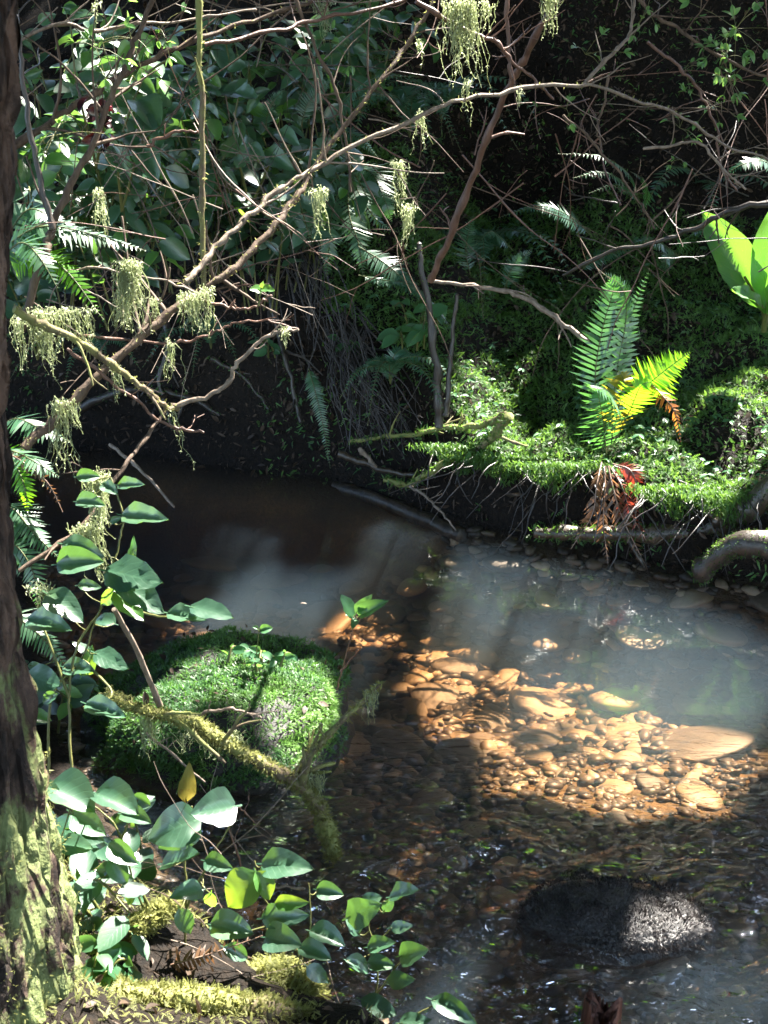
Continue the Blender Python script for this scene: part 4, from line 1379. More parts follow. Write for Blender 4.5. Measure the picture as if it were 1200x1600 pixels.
def ferns():
    D = 'fern_dark'
    # left, beside the near trunk
    fern('sunlit white glaring fern behind the left trunk at mid height', P(15, 420, 2.6), [
        dict(px=[(-10, 400, 2.6), (60, 355, 2.6), (140, 365, 2.6), (228, 392, 2.6)], width=.13, pairs=34, face=(.35, -.40, .86), droop=.2),
        dict(px=[(-10, 405, 2.65), (40, 395, 2.6), (100, 420, 2.55), (162, 500, 2.5)], width=.12, pairs=34, face=(.2, -1, .8), droop=.2, mat='fern_bright', label='bright green frond below the white one'),
        dict(px=[(-10, 410, 2.7), (40, 330, 2.72), (90, 345, 2.7), (150, 375, 2.7)], width=.11, pairs=26, face=(.35, -.42, .86), droop=.2),
        dict(px=[(-10, 420, 2.5), (30, 380, 2.5), (60, 400, 2.45), (90, 450, 2.42)], width=.12, pairs=22, face=(.2, -.8, 1), droop=.2)])
    fern('sunlit fern low behind the left trunk above the water', P(10, 700, 2.65), [
        dict(px=[(-20, 690, 2.7), (20, 655, 2.65), (60, 668, 2.6), (108, 690, 2.6)], width=.13, pairs=24, face=(.3, -.4, 1), droop=.2),
        dict(px=[(-20, 700, 2.6), (20, 705, 2.55), (55, 722, 2.5), (92, 745, 2.5)], width=.12, pairs=24, face=(.3, -.4, 1), droop=.2),
        dict(px=[(-10, 700, 2.6), (20, 720, 2.55), (38, 760, 2.5), (44, 810, 2.5)], width=.09, pairs=24, face=(0, -1, .3), droop=.2, mat='fern_bright', label='bright green frond hanging down'),
        dict(px=[(0, 700, 2.55), (40, 725, 2.5), (75, 755, 2.48), (98, 800, 2.48)], width=.04, pairs=22, face=(0, -1, .3), droop=.5, ragged=.3, mat='fern_brown', rmat='rachis_dead', label='red brown dead frond')])
    fern('pale fern hanging over the water behind the left trunk', P(10, 800, 2.5), [
        dict(px=[(-15, 790, 2.5), (20, 795, 2.45), (50, 830, 2.42), (92, 872, 2.4)], width=.12, pairs=26, face=(.3, -.6, 1), droop=.25),
        dict(px=[(-15, 860, 2.4), (20, 850, 2.4), (50, 890, 2.38), (60, 950, 2.36)], width=.11, pairs=24, face=(0, -.9, .7), droop=.25),
        dict(px=[(-15, 960, 2.3), (25, 965, 2.28), (70, 1000, 2.26), (110, 1050, 2.25)], width=.11, pairs=26, face=(.3, -.6, 1), droop=.25)])
    # the far wall, centre
    fern('cluster of drooping ferns on the dark bank at centre', P(545, 270, 4.9), [
        dict(px=[(540, 265, 4.9), (520, 330, 4.8), (515, 380, 4.75), (510, 432, 4.75)], width=.16, pairs=30, face=(0, -1, .3), droop=.2),
        dict(px=[(545, 265, 4.9), (545, 330, 4.8), (560, 380, 4.72), (568, 430, 4.7)], width=.17, pairs=30, face=(.2, -1, .4), droop=.2),
        dict(px=[(548, 262, 4.9), (580, 270, 4.8), (600, 310, 4.7), (612, 345, 4.7)], width=.17, pairs=30, face=(.2, -1, .6), droop=.2),
        dict(px=[(540, 265, 4.9), (505, 300, 4.8), (490, 345, 4.75), (482, 390, 4.75)], width=.13, pairs=26, face=(0, -1, .4), droop=.2),
        dict(px=[(545, 258, 4.95), (560, 300, 4.85), (590, 345, 4.8), (625, 365, 4.8)], width=.10, pairs=26, face=(.2, -.6, 1), droop=.2)], mat='fern')
    fern('fern with two long fronds spreading right below the arched twig', P(560, 400, 4.65), [
        dict(px=[(560, 385, 4.7), (600, 410, 4.62), (635, 440, 4.58), (668, 472, 4.55)], width=.15, pairs=38, face=(0, -.7, 1), droop=.1),
        dict(px=[(560, 430, 4.65), (600, 438, 4.6), (630, 442, 4.56), (668, 465, 4.52)], width=.09, pairs=36, face=(.35, -.42, .86), droop=.1),
        dict(px=[(665, 462, 4.55), (680, 480, 4.52), (695, 500, 4.5), (708, 515, 4.5)], width=.05, pairs=18, face=(.35, -.42, .86), droop=.3)], mat=D)
    fern('single long frond hanging down the dark bank over the water', P(482, 575, 4.75), [
        dict(px=[(482, 575, 4.75), (492, 610, 4.7), (505, 665, 4.66), (516, 732, 4.64)], width=.085, pairs=44, face=(0, -1, .35), droop=.1, base_bare=.06)], mat='fern')
    fern('small dark fern among the upper salal', P(418, 200, 4.9), [
        dict(px=[(415, 205, 4.9), (418, 180, 4.88), (430, 155, 4.86), (445, 140, 4.85)], width=.085, pairs=30, face=(.2, -1, .3), droop=.1),
        dict(px=[(470, 200, 5.0), (480, 165, 5.0), (500, 140, 5.0), (520, 120, 5.0)], width=.10, pairs=26, face=(.2, -1, .3), droop=.1)], mat=D)
    fern('grey green fern fronds above the arched twig near the top', P(520, 190, 5.0), [
        dict(px=[(520, 190, 5.0), (545, 150, 4.95), (590, 122, 4.9), (660, 120, 4.9)], width=.10, pairs=30, face=(.3, -.6, 1), droop=.2),
        dict(px=[(520, 190, 5.0), (540, 165, 4.95), (575, 150, 4.9), (620, 152, 4.9)], width=.12, pairs=26, face=(0, -.7, 1), droop=.2),
        dict(px=[(520, 190, 5.0), (530, 200, 4.95), (560, 215, 4.9), (590, 245, 4.9)], width=.12, pairs=26, face=(0, -.7, 1), droop=.2)], mat=D)
    # right bank background
    fern('pale arching fern right of the dark slope', P(985, 330, 5.4), [
        dict(px=[(1000, 320, 5.4), (985, 275, 5.3), (940, 245, 5.2), (872, 240, 5.15)], width=.10, pairs=30, face=(.35, -.42, .86), droop=.25),
        dict(px=[(1000, 325, 5.4), (975, 285, 5.3), (940, 270, 5.2), (895, 278, 5.15)], width=.10, pairs=26, face=(.35, -.42, .86), droop=.25),
        dict(px=[(1005, 325, 5.4), (990, 300, 5.3), (960, 290, 5.25), (920, 302, 5.2)], width=.09, pairs=22, face=(.35, -.42, .86), droop=.25),
        dict(px=[(1005, 330, 5.4), (1012, 300, 5.35), (1005, 280, 5.3), (985, 268, 5.2)], width=.12, pairs=22, face=(.35, -.42, .86), droop=.25)], mat='fern')
    fern('arching green fern before the dark hollow at right of centre', P(920, 375, 5.3), [
        dict(px=[(925, 370, 5.3), (890, 338, 5.25), (845, 322, 5.2), (778, 340, 5.15)], width=.13, pairs=34, face=(0, -.7, 1), droop=.25),
        dict(px=[(800, 390, 5.35), (780, 370, 5.3), (765, 362, 5.25), (740, 385, 5.2)], width=.11, pairs=24, face=(0, -.7, 1), droop=.25),
        dict(px=[(735, 430, 5.3), (728, 395, 5.3), (732, 365, 5.28), (740, 335, 5.26)], width=.13, pairs=24, face=(0, -1, .3), droop=.1)], mat=D)
    fern('dim fern fronds rising behind the moss mound', P(790, 455, 5.2), [
        dict(px=[(785, 455, 5.2), (800, 425, 5.2), (815, 405, 5.2), (832, 388, 5.2)], width=.11, pairs=24, face=(.2, -1, .3), droop=.1),
        dict(px=[(790, 455, 5.2), (795, 430, 5.15), (805, 410, 5.15), (812, 395, 5.15)], width=.10, pairs=22, face=(-.2, -1, .3), droop=.1),
        dict(px=[(905, 425, 5.2), (930, 405, 5.2), (960, 395, 5.2), (1000, 385, 5.2)], width=.10, pairs=26, face=(0, -.8, .7), droop=.2)], mat=D)
    fern('fern on the shaded bank beside the bright cabbage leaves', P(1060, 400, 5.0), [
        dict(px=[(1060, 400, 5.0), (1040, 385, 4.95), (1015, 375, 4.9), (975, 385, 4.9)], width=.12, pairs=26, face=(.3, -.6, 1), droop=.2),
        dict(px=[(1060, 400, 5.0), (1070, 375, 4.95), (1095, 360, 4.9), (1130, 365, 4.9)], width=.12, pairs=26, face=(.3, -.6, 1), droop=.2),
        dict(px=[(1060, 400, 5.0), (1045, 400, 4.9), (1040, 410, 4.85), (1045, 430, 4.8)], width=.08, pairs=20, face=(0, -1, .3), droop=.2)], mat='fern')
    fern('fern at the right edge above the cabbage', P(1240, 300, 4.8), [
        dict(px=[(1240, 300, 4.8), (1200, 255, 4.75), (1165, 255, 4.7), (1130, 275, 4.7)], width=.11, pairs=26, face=(.3, -.6, 1), droop=.2)], mat=D)
    # dim ferns further up the slope
    for lab, px, py, Y in (('dark fern high on the slope at top centre', 690, 190, 6.0), ('dark fern under the hanging moss at top', 640, 215, 5.8), ('dark fern in the hollow below the thorny stem', 750, 420, 5.7), ('dark fern at the top right of the slope', 1090, 330, 5.9)):
        fern_auto(lab, px, py, Y, 7, .42, .9, (0, -.5, 0), .12, D, None)
ferns()

def skunk_cabbage():
    b = P(1196, 492, 4.55)
    root = empty('skunk_cabbage', b, 'broad bright green cabbage leaves at the right edge', 'plant')
    mb = MB()
    big = leaf_tpl(.42, 12, 6, .22, .25, .8, .75, .03, 0)
    for (bx, by, tx, ty, Y, dY, roll, up, w) in ((1190, 480, 1098, 316, 4.6, -.1, .25, .0, .78), (1200, 484, 1210, 300, 4.55, -.05, -.2, .0, .8), (1205, 490, 1290, 320, 4.6, 0, -.3, .1, 1.0), (1194, 490, 1150, 438, 4.5, -.15, .3, .7, .8), (1198, 490, 1250, 400, 4.45, -.2, -.2, .6, .9)):
        m, o = leaf_between(P(bx, by, Y), P(tx, ty, Y + dY), roll, up, w)
        # each leaf is a part
        one = MB()
        scatter(one, [big], m[None], o[None])
        one.build('leaf', M['skunk'], root)
        tube(mb, catmull([b + [0, 0, -.06], (b + P(bx, by, Y)) / 2, P(bx, by, Y) + (P(tx, ty, Y + dY) - P(bx, by, Y)) * .3], 6), np.linspace(.012, .005, 6), 6)
    mb.build('stem', M['stem_green'], root)
skunk_cabbage()

# ------------------------------------------------------------------ salal thicket on the far left slope
def thicket():
    data = [('salal at the far upper left beside the trunk', 60, 200, 4.6, 6, .55), ('tall salal at the top left corner', 120, 60, 4.9, 7, .6), ('bright leaved salal below the diagonal branch', 180, 140, 4.4, 6, .5),
            ('salal behind the upright stem at upper left', 250, 90, 5.1, 7, .55), ('salal with broad teal leaves at mid left', 190, 290, 4.5, 6, .45), ('salal sprawling left of the thin vertical stem', 270, 240, 4.9, 6, .45),
            ('salal just right of the thin vertical stem', 350, 210, 4.9, 7, .5), ('salal with upturned leaves above the dark hollow', 400, 270, 4.8, 6, .45), ('salal at top centre left under the crossing branches', 380, 90, 5.4, 7, .55),
            ('salal at the top centre of the slope', 480, 60, 5.6, 7, .5), ('salal in the shade at right end of the thicket', 470, 240, 5.0, 5, .4), ('salal dangling over the dark pool at left', 110, 300, 4.7, 6, .4),
            ('salal high behind the centre ferns', 560, 80, 5.9, 6, .5), ('salal beside the small dark fern', 440, 180, 5.2, 5, .4), ('salal deep in shade behind the thicket at left', 160, 200, 5.5, 7, .6), ('salal deep in shade behind the thin vertical stem', 310, 150, 5.7, 7, .6),
            ('salal at the extreme left by the fern', 40, 330, 4.4, 5, .4)]
    for lab, px, py, Y, n, h in data:
        b = P(px, py + 75, Y)
        b[2] = max(float(gz(b[0], b[1])[0]) - .02, b[2] - .35) if float(gz(b[0], b[1])[0]) < b[2] else float(gz(b[0], b[1])[0]) - .02
        hh = max(h, P(px, py, Y)[2] - b[2] + .15)
        shrub_auto(lab, b, n, hh, .105, (0, -.35, 0), 'salal', .2, 'salal thicket on the far slope', per=15, spread=.55, drop=.45)
    # low plants on the dark bank and right bank
    for lab, px, py, Y, n, h, lf in (('low broad leaved plant at the foot of the dark thin trunks', 630, 545, 4.55, 3, .14, .10), ('small lobed plant clinging to the dark bank', 415, 560, 4.9, 2, .1, .06), ('little leafy plant beside the rootlets', 512, 560, 4.8, 2, .08, .06), ('leafy plant at the left end of the moss bank', 660, 510, 4.7, 3, .13, .08)):
        b = P(px, py, Y)
        shrub_auto(lab, b, n, h, lf, (0, -.5, 0), 'herb', .0, None, name='leafy_plant', per=4, cat='plant', drop=.3)
    # bramble sprigs with pale new leaves
    for lab, px, py, Y, sz, n, sp in (('pale leafy sprig at the top right corner', 1150, 45, 3.4, .034, 14, 70), ('pale leafy sprig hanging below the top right corner', 1135, 90, 3.4, .03, 9, 50), ('leafy sprig right of the tangle', 1140, 130, 3.4, .03, 8, 45), ('leafy sprig over the dark hollow at right', 1115, 165, 3.4, .026, 7, 40), ('small sprig on the red twig at right', 1062, 200, 3.4, .022, 5, 26), ('little sprig above the arched twig fork', 915, 85, 3.2, .026, 5, 34),
                                ('sprig on the arched twig at right of centre', 885, 170, 3.2, .024, 4, 32), ('leafy tip on the twig near top right', 1010, 20, 3.3, .022, 6, 44), ('sprig on the twig at far right', 1070, 110, 3.4, .018, 3, 18), ('sprig beneath the long pale twig', 1060, 250, 3.4, .018, 3, 20),
                                ('pale leafy sprig against the left trunk', 85, 212, 2.6, .022, 8, 50), ('sprig of new leaves at upper left', 150, 75, 2.7, .028, 7, 60), ('sprig below the mossy twig at top', 545, 75, 3.4, .026, 6, 40), ('sprig with yellow green leaves left of the stem', 205, 60, 2.8, .024, 6, 50), ('sprig by the trunk near top left', 30, 125, 2.6, .018, 3, 22), ('new leaves on the thin stem at upper centre left', 250, 45, 2.9, .025, 6, 44)):
        leaf_cluster(lab, px, py, Y, sz, n, 'leafy sprigs of the bare tangle', spread=sp)
thicket()

# hero leaves standing out of the thicket
salal_px('glaring white leaved salal spray at upper left', [
    (210, 185, 248, 205, 3.9, -.1, .2, .7), (215, 158, 250, 200, 3.95, -.12, -.2, .3, 1.1), (188, 210, 218, 250, 3.9, -.1, .2, .7), (215, 230, 248, 285, 3.9, -.1, .3, .7), (175, 230, 205, 278, 3.95, -.05, .2, .2, 1.1),
    (250, 205, 232, 245, 3.95, -.05, -.3, .3), (165, 215, 190, 245, 3.95, 0, .2, .4), (170, 140, 210, 135, 3.9, -.05, 0, .3, 1, 'salal_young'), (240, 60, 205, 80, 4.0, -.05, .3, .2, 1.1, 'salal_young')],
    [[(190, 330, 4.1), (185, 250, 4.0), (200, 180, 3.95), (225, 120, 4.0)], [(190, 330, 4.1), (215, 240, 4.0), (235, 190, 3.95)]])
salal_px('salal spray with upturned teal leaves above the hollow', [
    (350, 245, 372, 205, 4.5, -.05, .1, .3), (365, 250, 408, 235, 4.5, -.1, .2, .5), (372, 215, 345, 190, 4.5, 0, .2, .3), (345, 265, 372, 285, 4.5, -.05, .2, .4), (390, 228, 410, 246, 4.4, -.08, .2, .2), (412, 240, 462, 262, 4.4, -.1, .2, .5), (432, 208, 470, 222, 4.4, -.1, .2, .6), (470, 250, 492, 258, 4.5, -.05, .1, .5), (368, 145, 408, 160, 4.5, -.1, .2, .5), (405, 150, 380, 180, 4.5, 0, .2, .4), (330, 190, 300, 170, 4.5, 0, .2, .4), (345, 150, 320, 135, 4.5, 0, .2, .5)],
    [[(390, 330, 4.6), (375, 260, 4.5), (365, 210, 4.5), (372, 150, 4.5)], [(390, 330, 4.6), (425, 250, 4.45), (455, 225, 4.42)]])
salal_px('salal spray with glowing yellow green leaves near the top left', [
    (208, 70, 180, 95, 3.6, -.05, .2, .1, 1.2, 'salal_young'), (140, 80, 128, 108, 3.6, -.05, .2, .1, 1, 'salal_young'), (120, 10, 90, 18, 3.7, 0, .2, .3, 1, 'salal_young'), (100, 12, 135, 20, 3.7, 0, .2, .3), (230, 60, 240, 85, 3.6, 0, .2, .1, .8, 'salal_young'), (270, 85, 290, 100, 3.6, -.05, .2, .2, 1, 'salal_young'), (300, 110, 330, 125, 3.6, -.05, .2, .3), (185, 60, 150, 50, 3.6, 0, .2, .4), (40, 120, 70, 108, 3.6, 0, .2, .4), (60, 35, 90, 20, 3.7, 0, .1, .4)],
    [[(150, 260, 3.8), (170, 160, 3.65), (190, 80, 3.6), (220, 30, 3.7)], [(150, 260, 3.8), (120, 130, 3.65), (110, 40, 3.7)], [(170, 160, 3.65), (260, 95, 3.6), (300, 105, 3.6)]])

# ------------------------------------------------------------------ near shrubs
salal_px('salal shrub leaning over the pool left of the mossy boulder', [
    (90, 882, 165, 873, 2.1, -.02, .1, .5), (165, 892, 262, 908, 2.1, -.06, .2, .75, 1.1), (185, 912, 262, 942, 2.08, -.06, .1, .75, 1.1), (180, 922, 228, 976, 2.08, -.03, -.2, .0, 1.1, 'salal_young'), (183, 923, 154, 948, 2.1, 0, .1, .1, 1.1, 'salal_young'),
    (74, 928, 134, 968, 2.12, -.05, .2, .6), (44, 968, 122, 992, 2.12, -.05, .2, .6, .9), (122, 915, 162, 913, 2.15, 0, 0, .5), (262, 958, 330, 975, 2.05, -.03, -.2, .35, .9), (298, 948, 371, 964, 2.04, -.05, .1, .75, .8),
    (148, 1020, 206, 1045, 2.1, -.05, .1, .6, .9), (40, 1055, 98, 1072, 2.05, -.05, .1, .4, 1.1), (44, 1040, 72, 1042, 2.08, 0, .1, .4), (135, 1100, 206, 1128, 2.0, -.05, .2, .6, .8), (100, 1042, 155, 1052, 2.1, -.03, .1, .5),
    (192, 805, 274, 818, 2.15, -.05, .2, .6, .8), (172, 815, 195, 808, 2.15, 0, .1, .4), (200, 878, 216, 838, 2.12, 0, .5, .1, .8, 'salal_young'), (98, 850, 168, 862, 2.12, -.02, .1, .6), (140, 1020, 110, 1000, 2.15, 0, .1, .5), (180, 975, 140, 960, 2.15, .02, .2, .5),
    (120, 745, 160, 743, 2.2, 0, .1, .5), (160, 756, 188, 776, 2.2, -.03, .2, .4), (185, 758, 233, 760, 2.2, -.03, .2, .6, .8), (120, 784, 166, 786, 2.2, -.02, .1, .6), (128, 1055, 150, 1010, 2.1, 0, .4, .1, .8, 'salal_young'), (90, 1085, 60, 1100, 2.05, 0, .1, .4), (110, 960, 80, 940, 2.15, 0, .2, .5)],
    [[(112, 1215, 2.0), (108, 1090, 2.06), (120, 1010, 2.1), (150, 965, 2.12), (168, 918, 2.12), (185, 850, 2.15), (192, 800, 2.17), (172, 745, 2.2)], [(76, 1210, 2.0), (80, 1090, 2.05), (128, 1030, 2.1), (150, 965, 2.12)], [(168, 918, 2.12), (215, 955, 2.08), (265, 965, 2.05), (300, 958, 2.04)], [(108, 1090, 2.06), (75, 1000, 2.1), (60, 960, 2.13)], [(128, 1030, 2.1), (175, 1085, 2.02), (130, 1105, 2.0)]], r=2.6)
salal_px('salal with big green leaves at lower left beside the trunk', [
    (58, 1222, 100, 1248, 1.75, -.02, .1, .3, 1.0), (78, 1228, 155, 1262, 1.75, -.05, .1, .8, 1.25), (150, 1240, 222, 1265, 1.75, -.05, .1, .8, 1.1), (205, 1245, 240, 1262, 1.78, 0, .2, .3, 1.2), (190, 1272, 238, 1282, 1.76, -.03, .1, .6),
    (112, 1270, 172, 1310, 1.76, -.03, .2, .3, 1.1), (90, 1318, 150, 1325, 1.74, -.02, .1, .6), (312, 1280, 222, 1310, 1.72, -.05, .1, .2, 1.25), (306, 1275, 240, 1340, 1.73, -.04, -.2, .1, 1.2), (368, 1260, 288, 1275, 1.74, -.05, .1, .2, 1.35), (290, 1252, 297, 1186, 1.8, 0, .1, .0, .75, 'dry_leaf'),
    (170, 1320, 218, 1352, 1.72, -.03, .2, .3), (175, 1340, 200, 1388, 1.72, -.03, .2, .2, 1.1), (255, 1350, 322, 1338, 1.72, -.04, .1, .75, 1.1), (320, 1345, 366, 1356, 1.72, -.03, .1, .4, 1.2), (316, 1390, 262, 1400, 1.68, -.04, .2, .3, 1.25), (330, 1395, 326, 1430, 1.7, 0, .1, .0, 1.1, 'salal_young'), (210, 1392, 195, 1420, 1.7, 0, .2, .2, 1, 'salal_young'), (150, 1362, 215, 1372, 1.73, -.02, .1, .5), (280, 1420, 300, 1465, 1.68, 0, .2, .4), (100, 1392, 128, 1420, 1.68, 0, .1, .3, .9, 'salal_young')],
    [[(285, 1545, 1.72), (290, 1420, 1.72), (290, 1330, 1.74), (300, 1260, 1.77)], [(285, 1545, 1.72), (215, 1400, 1.73), (190, 1310, 1.75), (150, 1262, 1.77), (80, 1240, 1.76)], [(190, 1310, 1.75), (205, 1270, 1.77), (215, 1250, 1.78)], [(290, 1420, 1.72), (320, 1360, 1.73), (360, 1290, 1.75)]], r=2.4)
salal_px('salal with a dark spotted yellow green leaf at lower centre left', [
    (402, 1365, 342, 1425, 1.7, -.03, .2, .1, 1.3, 'salal_spotted'), (400, 1362, 428, 1412, 1.7, -.02, -.3, .0, 1.1, 'salal_spotted'), (430, 1412, 482, 1408, 1.7, -.02, .1, .3, .9, 'salal_spotted'), (410, 1350, 486, 1352, 1.72, -.05, .1, .4, .9), (330, 1445, 400, 1456, 1.68, -.03, .1, .5, 1.1), (410, 1435, 480, 1425, 1.7, -.03, .1, .4, 1.0),
    (415, 1465, 472, 1474, 1.68, -.04, .2, .5, 1.2), (485, 1455, 545, 1474, 1.72, -.03, .1, .8, 1.0), (468, 1482, 522, 1496, 1.7, -.03, .1, .7, 1.0), (495, 1390, 540, 1398, 1.78, -.02, .1, .3, 1.1), (350, 1480, 395, 1500, 1.66, 0, .2, .5), (480, 1510, 520, 1540, 1.68, 0, .2, .5)],
    [[(500, 1580, 1.72), (470, 1500, 1.71), (440, 1440, 1.71), (405, 1390, 1.71), (398, 1345, 1.74)], [(470, 1500, 1.71), (485, 1440, 1.73), (482, 1380, 1.76)], [(440, 1440, 1.71), (370, 1460, 1.69)]], r=2.0)
salal_px('salal with pale round leaves at the bottom beside the creek', [
    (542, 1435, 598, 1410, 1.78, -.03, .2, .5, 1.2), (565, 1410, 600, 1400, 1.78, 0, .1, .5, 1.2), (610, 1402, 664, 1394, 1.78, -.04, .2, .8, 1.0), (600, 1424, 616, 1400, 1.78, 0, .3, .3), (560, 1460, 545, 1430, 1.78, 0, .2, .4, 1.1), (625, 1494, 678, 1484, 1.74, -.03, .1, .3, 1.1), (606, 1532, 652, 1530, 1.72, -.02, .1, .2, 1.1), (575, 1505, 620, 1508, 1.74, -.02, .1, .5), (565, 1562, 626, 1588, 1.7, -.02, .2, .5), (675, 1562, 752, 1592, 1.72, -.05, .2, .75, .8), (625, 1598, 680, 1592, 1.7, 0, .1, .4), (575, 1480, 625, 1474, 1.76, -.02, .1, .6), (540, 1500, 585, 1520, 1.74, 0, .1, .8), (610, 1450, 650, 1445, 1.77, 0, .2, .4)],
    [[(560, 1640, 1.72), (585, 1560, 1.73), (590, 1490, 1.76), (575, 1440, 1.78), (600, 1408, 1.78)], [(585, 1560, 1.73), (620, 1510, 1.74), (640, 1490, 1.74)], [(560, 1640, 1.72), (640, 1590, 1.71), (690, 1565, 1.72)]], r=1.9)
salal_px('slender seedling with bright leaves standing against the pool', [
    (553, 965, 532, 925, 2.72, 0, .2, .6, 1.0, 'herb'), (556, 958, 584, 926, 2.72, 0, .1, .6, .9, 'herb'), (562, 962, 606, 935, 2.72, -.03, .1, .6, .7, 'herb'), (556, 968, 552, 978, 2.72, -.04, .1, .3, 1.1, 'herb'), (555, 966, 538, 958, 2.72, 0, .1, .7, 1, 'herb')],
    [[(526, 1078, 2.78), (536, 1040, 2.76), (546, 1005, 2.74), (556, 962, 2.72)], [(532, 1050, 2.76), (548, 1030, 2.76), (560, 1015, 2.75)]], stem_mat='bark_red', mat='herb', r=1.6, name='seedling', cat='seedling')
salal_px('tiny sprout on top of the mossy boulder', [
    (406, 985, 428, 980, 2.85, 0, .1, .5, 1.2, 'herb'), (403, 983, 394, 978, 2.85, 0, .1, .5, 1.2, 'herb')], [[(400, 1022, 2.85), (403, 1000, 2.85), (407, 982, 2.85)]], mat='herb', r=1.0, name='seedling', cat='seedling')
salal_px('glowing white sprout on the bare red twig over the pool', [
    (408, 455, 392, 447, 2.5, -.02, .1, .8, 1.2, 'salal_young'), (408, 452, 428, 447, 2.5, -.02, .1, .8, 1.2, 'salal_young'), (408, 450, 412, 438, 2.5, 0, .1, .5, 1.2, 'salal_young')], [[(404, 478, 2.5), (406, 462, 2.5), (408, 450, 2.5)]], mat='salal_young', r=1.5, name='seedling', cat='seedling')
shrub_auto('low herbs growing on the crown of the mossy boulder', P(395, 1036, 2.86), 6, .04, .036, (0, -.4, 0), 'herb', 0, None, 'herb_tuft', per=4, cat='plant', drop=.35, spread=1.3)

def berries():
    p = P(162, 185, 2.75)
    root = empty('withered_cluster', p, 'shiny dark red withered leaf cluster with a red berry on the upright stem', 'leaf cluster')
    mb = MB()
    n = 26
    o = np.array([P(158 + rng.normal() * 9, 150 + 80 * rng.random(), 2.75) for _ in range(n)])
    scatter(mb, SALAL_LO, basis(rndv(n) + [0, 0, -.5], rndv(n) + [0, -1, .3]) * (.02 + .02 * rng.random(n))[:, None, None], o)
    mb.build('foliage', M['withered'], root)
    V, F = ico(2)
    MB().add(V * [.006, .005, .006] + P(172, 170, 2.73), F).build('berry', M['berry'], root)
berries()
# ------------------------------------------------------------------ branches, roots and stems
def yv(pts, y0, y1=None):
    y1 = y0 if y1 is None else y1
    return [(p[0], p[1], y0 + (y1 - y0) * i / max(1, len(pts) - 1)) for i, p in enumerate(pts)]
branch('branch', 'main diagonal branch rising from lower left to upper centre', yv([(38, 700), (100, 640), (180, 560), (250, 500), (320, 448), (385, 402), (435, 345), (470, 300), (495, 255), (540, 195), (600, 118), (640, 62), (690, -20)], 2.4, 3.2), 6.8, 2.8, 'bark', twigs=12, tw_len=.2, moss=260)
branch('branch', 'long pale twig arching over to the right from the main diagonal branch', yv([(290, 440), (330, 396), (380, 345), (430, 300), (492, 262), (600, 206), (700, 163), (770, 147), (910, 133), (1000, 160), (1060, 178), (1125, 222), (1200, 250)], 2.55, 3.3), 4.0, 1.8, 'bark_pale', twigs=12, tw_len=.22, moss=160)
branch('branch', 'upright brown stem leaning right at upper left', yv([(30, 520), (70, 395), (82, 355), (115, 280), (150, 210), (185, 125), (210, 65), (247, -15)], 2.5, 2.8), 6.2, 3.4, 'bark', twigs=6, tw_len=.18)
branch('branch', 'dark thin stem bending left from the fork over the white fern', yv([(82, 358), (62, 285), (47, 200), (35, 125), (28, 40), (24, -20)], 2.55, 2.6), 4.5, 2.5, 'bark_dark', twigs=4, tw_len=.14)
branch('branch', 'long straight branch crossing the upper left to the top edge', yv([(-10, 248), (65, 200), (150, 145), (210, 108), (300, 65), (400, 30), (510, -6)], 2.8, 3.3), 5, 2.6, 'bark', twigs=8, tw_len=.2, moss=80)
branch('branch', 'thin pale twig in the top left corner', yv([(10, 72), (90, 38), (150, 50), (220, 36), (300, 30), (400, 15)], 2.7, 3.0), 2.6, 1.5, 'bark_pale', twigs=5, tw_len=.15)
branch('branch', 'thin vertical stem hanging through the salal thicket', yv([(318, 446), (316, 300), (314, 150), (308, -20)], 2.6, 2.7), 3.6, 4.2, 'bark_mossy', twigs=4, tw_len=.12, moss=90)
branch('branch', 'reddish twig running to the top edge at centre', yv([(320, 70), (430, 48), (500, 30), (600, 8), (680, -18)], 3.0, 3.4), 2.8, 2.2, 'bark_red', twigs=6, tw_len=.2)
branch('branch', 'slim twig dropping from the top behind the arched twig', yv([(455, -10), (500, 85), (525, 145), (542, 230), (548, 300)], 3.2), 2.6, 1.8, 'bark', twigs=5, tw_len=.18)
branch('branch', 'short orange lit twig left of the vertical stem', yv([(230, 228), (270, 206), (310, 206)], 2.7), 2.6, 1.6, 'bark_red', twigs=1, tw_len=.05)
branch('branch', 'twig curving down from the top right of the big hanging moss', yv([(650, 2), (705, 35), (755, 58), (780, 70), (805, 100), (835, 125), (865, 155)], 3.0, 3.1), 3.2, 1.8, 'bark_red', twigs=6, tw_len=.16)
branch('thorny_stem', 'thorny red brown stem slanting across the dark hollow', yv([(672, 440), (690, 400), (725, 310), (755, 235), (795, 135), (820, 90), (850, 35), (880, -30)], 3.6, 3.2), 5.2, 4.2, 'bark_red', 'stem', twigs=3, tw_len=.1)
branch('thorny_stem', 'upright thorny stem dropping from the top into the slanting one', yv([(793, -15), (794, 65), (799, 122)], 3.2), 2.8, 2.6, 'bark_red', 'stem', twigs=2, tw_len=.05)
branch('branch', 'pale twig rising from the fork of the arched twig to the top', yv([(912, 132), (945, 95), (970, 70), (987, 45), (992, -10)], 3.15, 3.3), 2.8, 2.0, 'bark_pale', twigs=4, tw_len=.15)
branch('branch', 'twig sloping down from the top to the right edge', yv([(990, -10), (1025, 25), (1065, 50), (1110, 82), (1190, 120), (1240, 130)], 3.4), 2.6, 1.8, 'bark', twigs=7, tw_len=.2)
branch('branch', 'thin brown twig falling towards the pale arching fern', yv([(880, 180), (920, 215), (965, 270), (995, 310), (1022, 357)], 3.3), 2.2, 1.2, 'bark', twigs=4, tw_len=.14)
branch('branch', 'short kinked twig hanging from the arched twig', yv([(950, 120), (945, 155), (935, 200), (940, 232)], 3.2), 2.0, 1.2, 'bark', twigs=2, tw_len=.1)
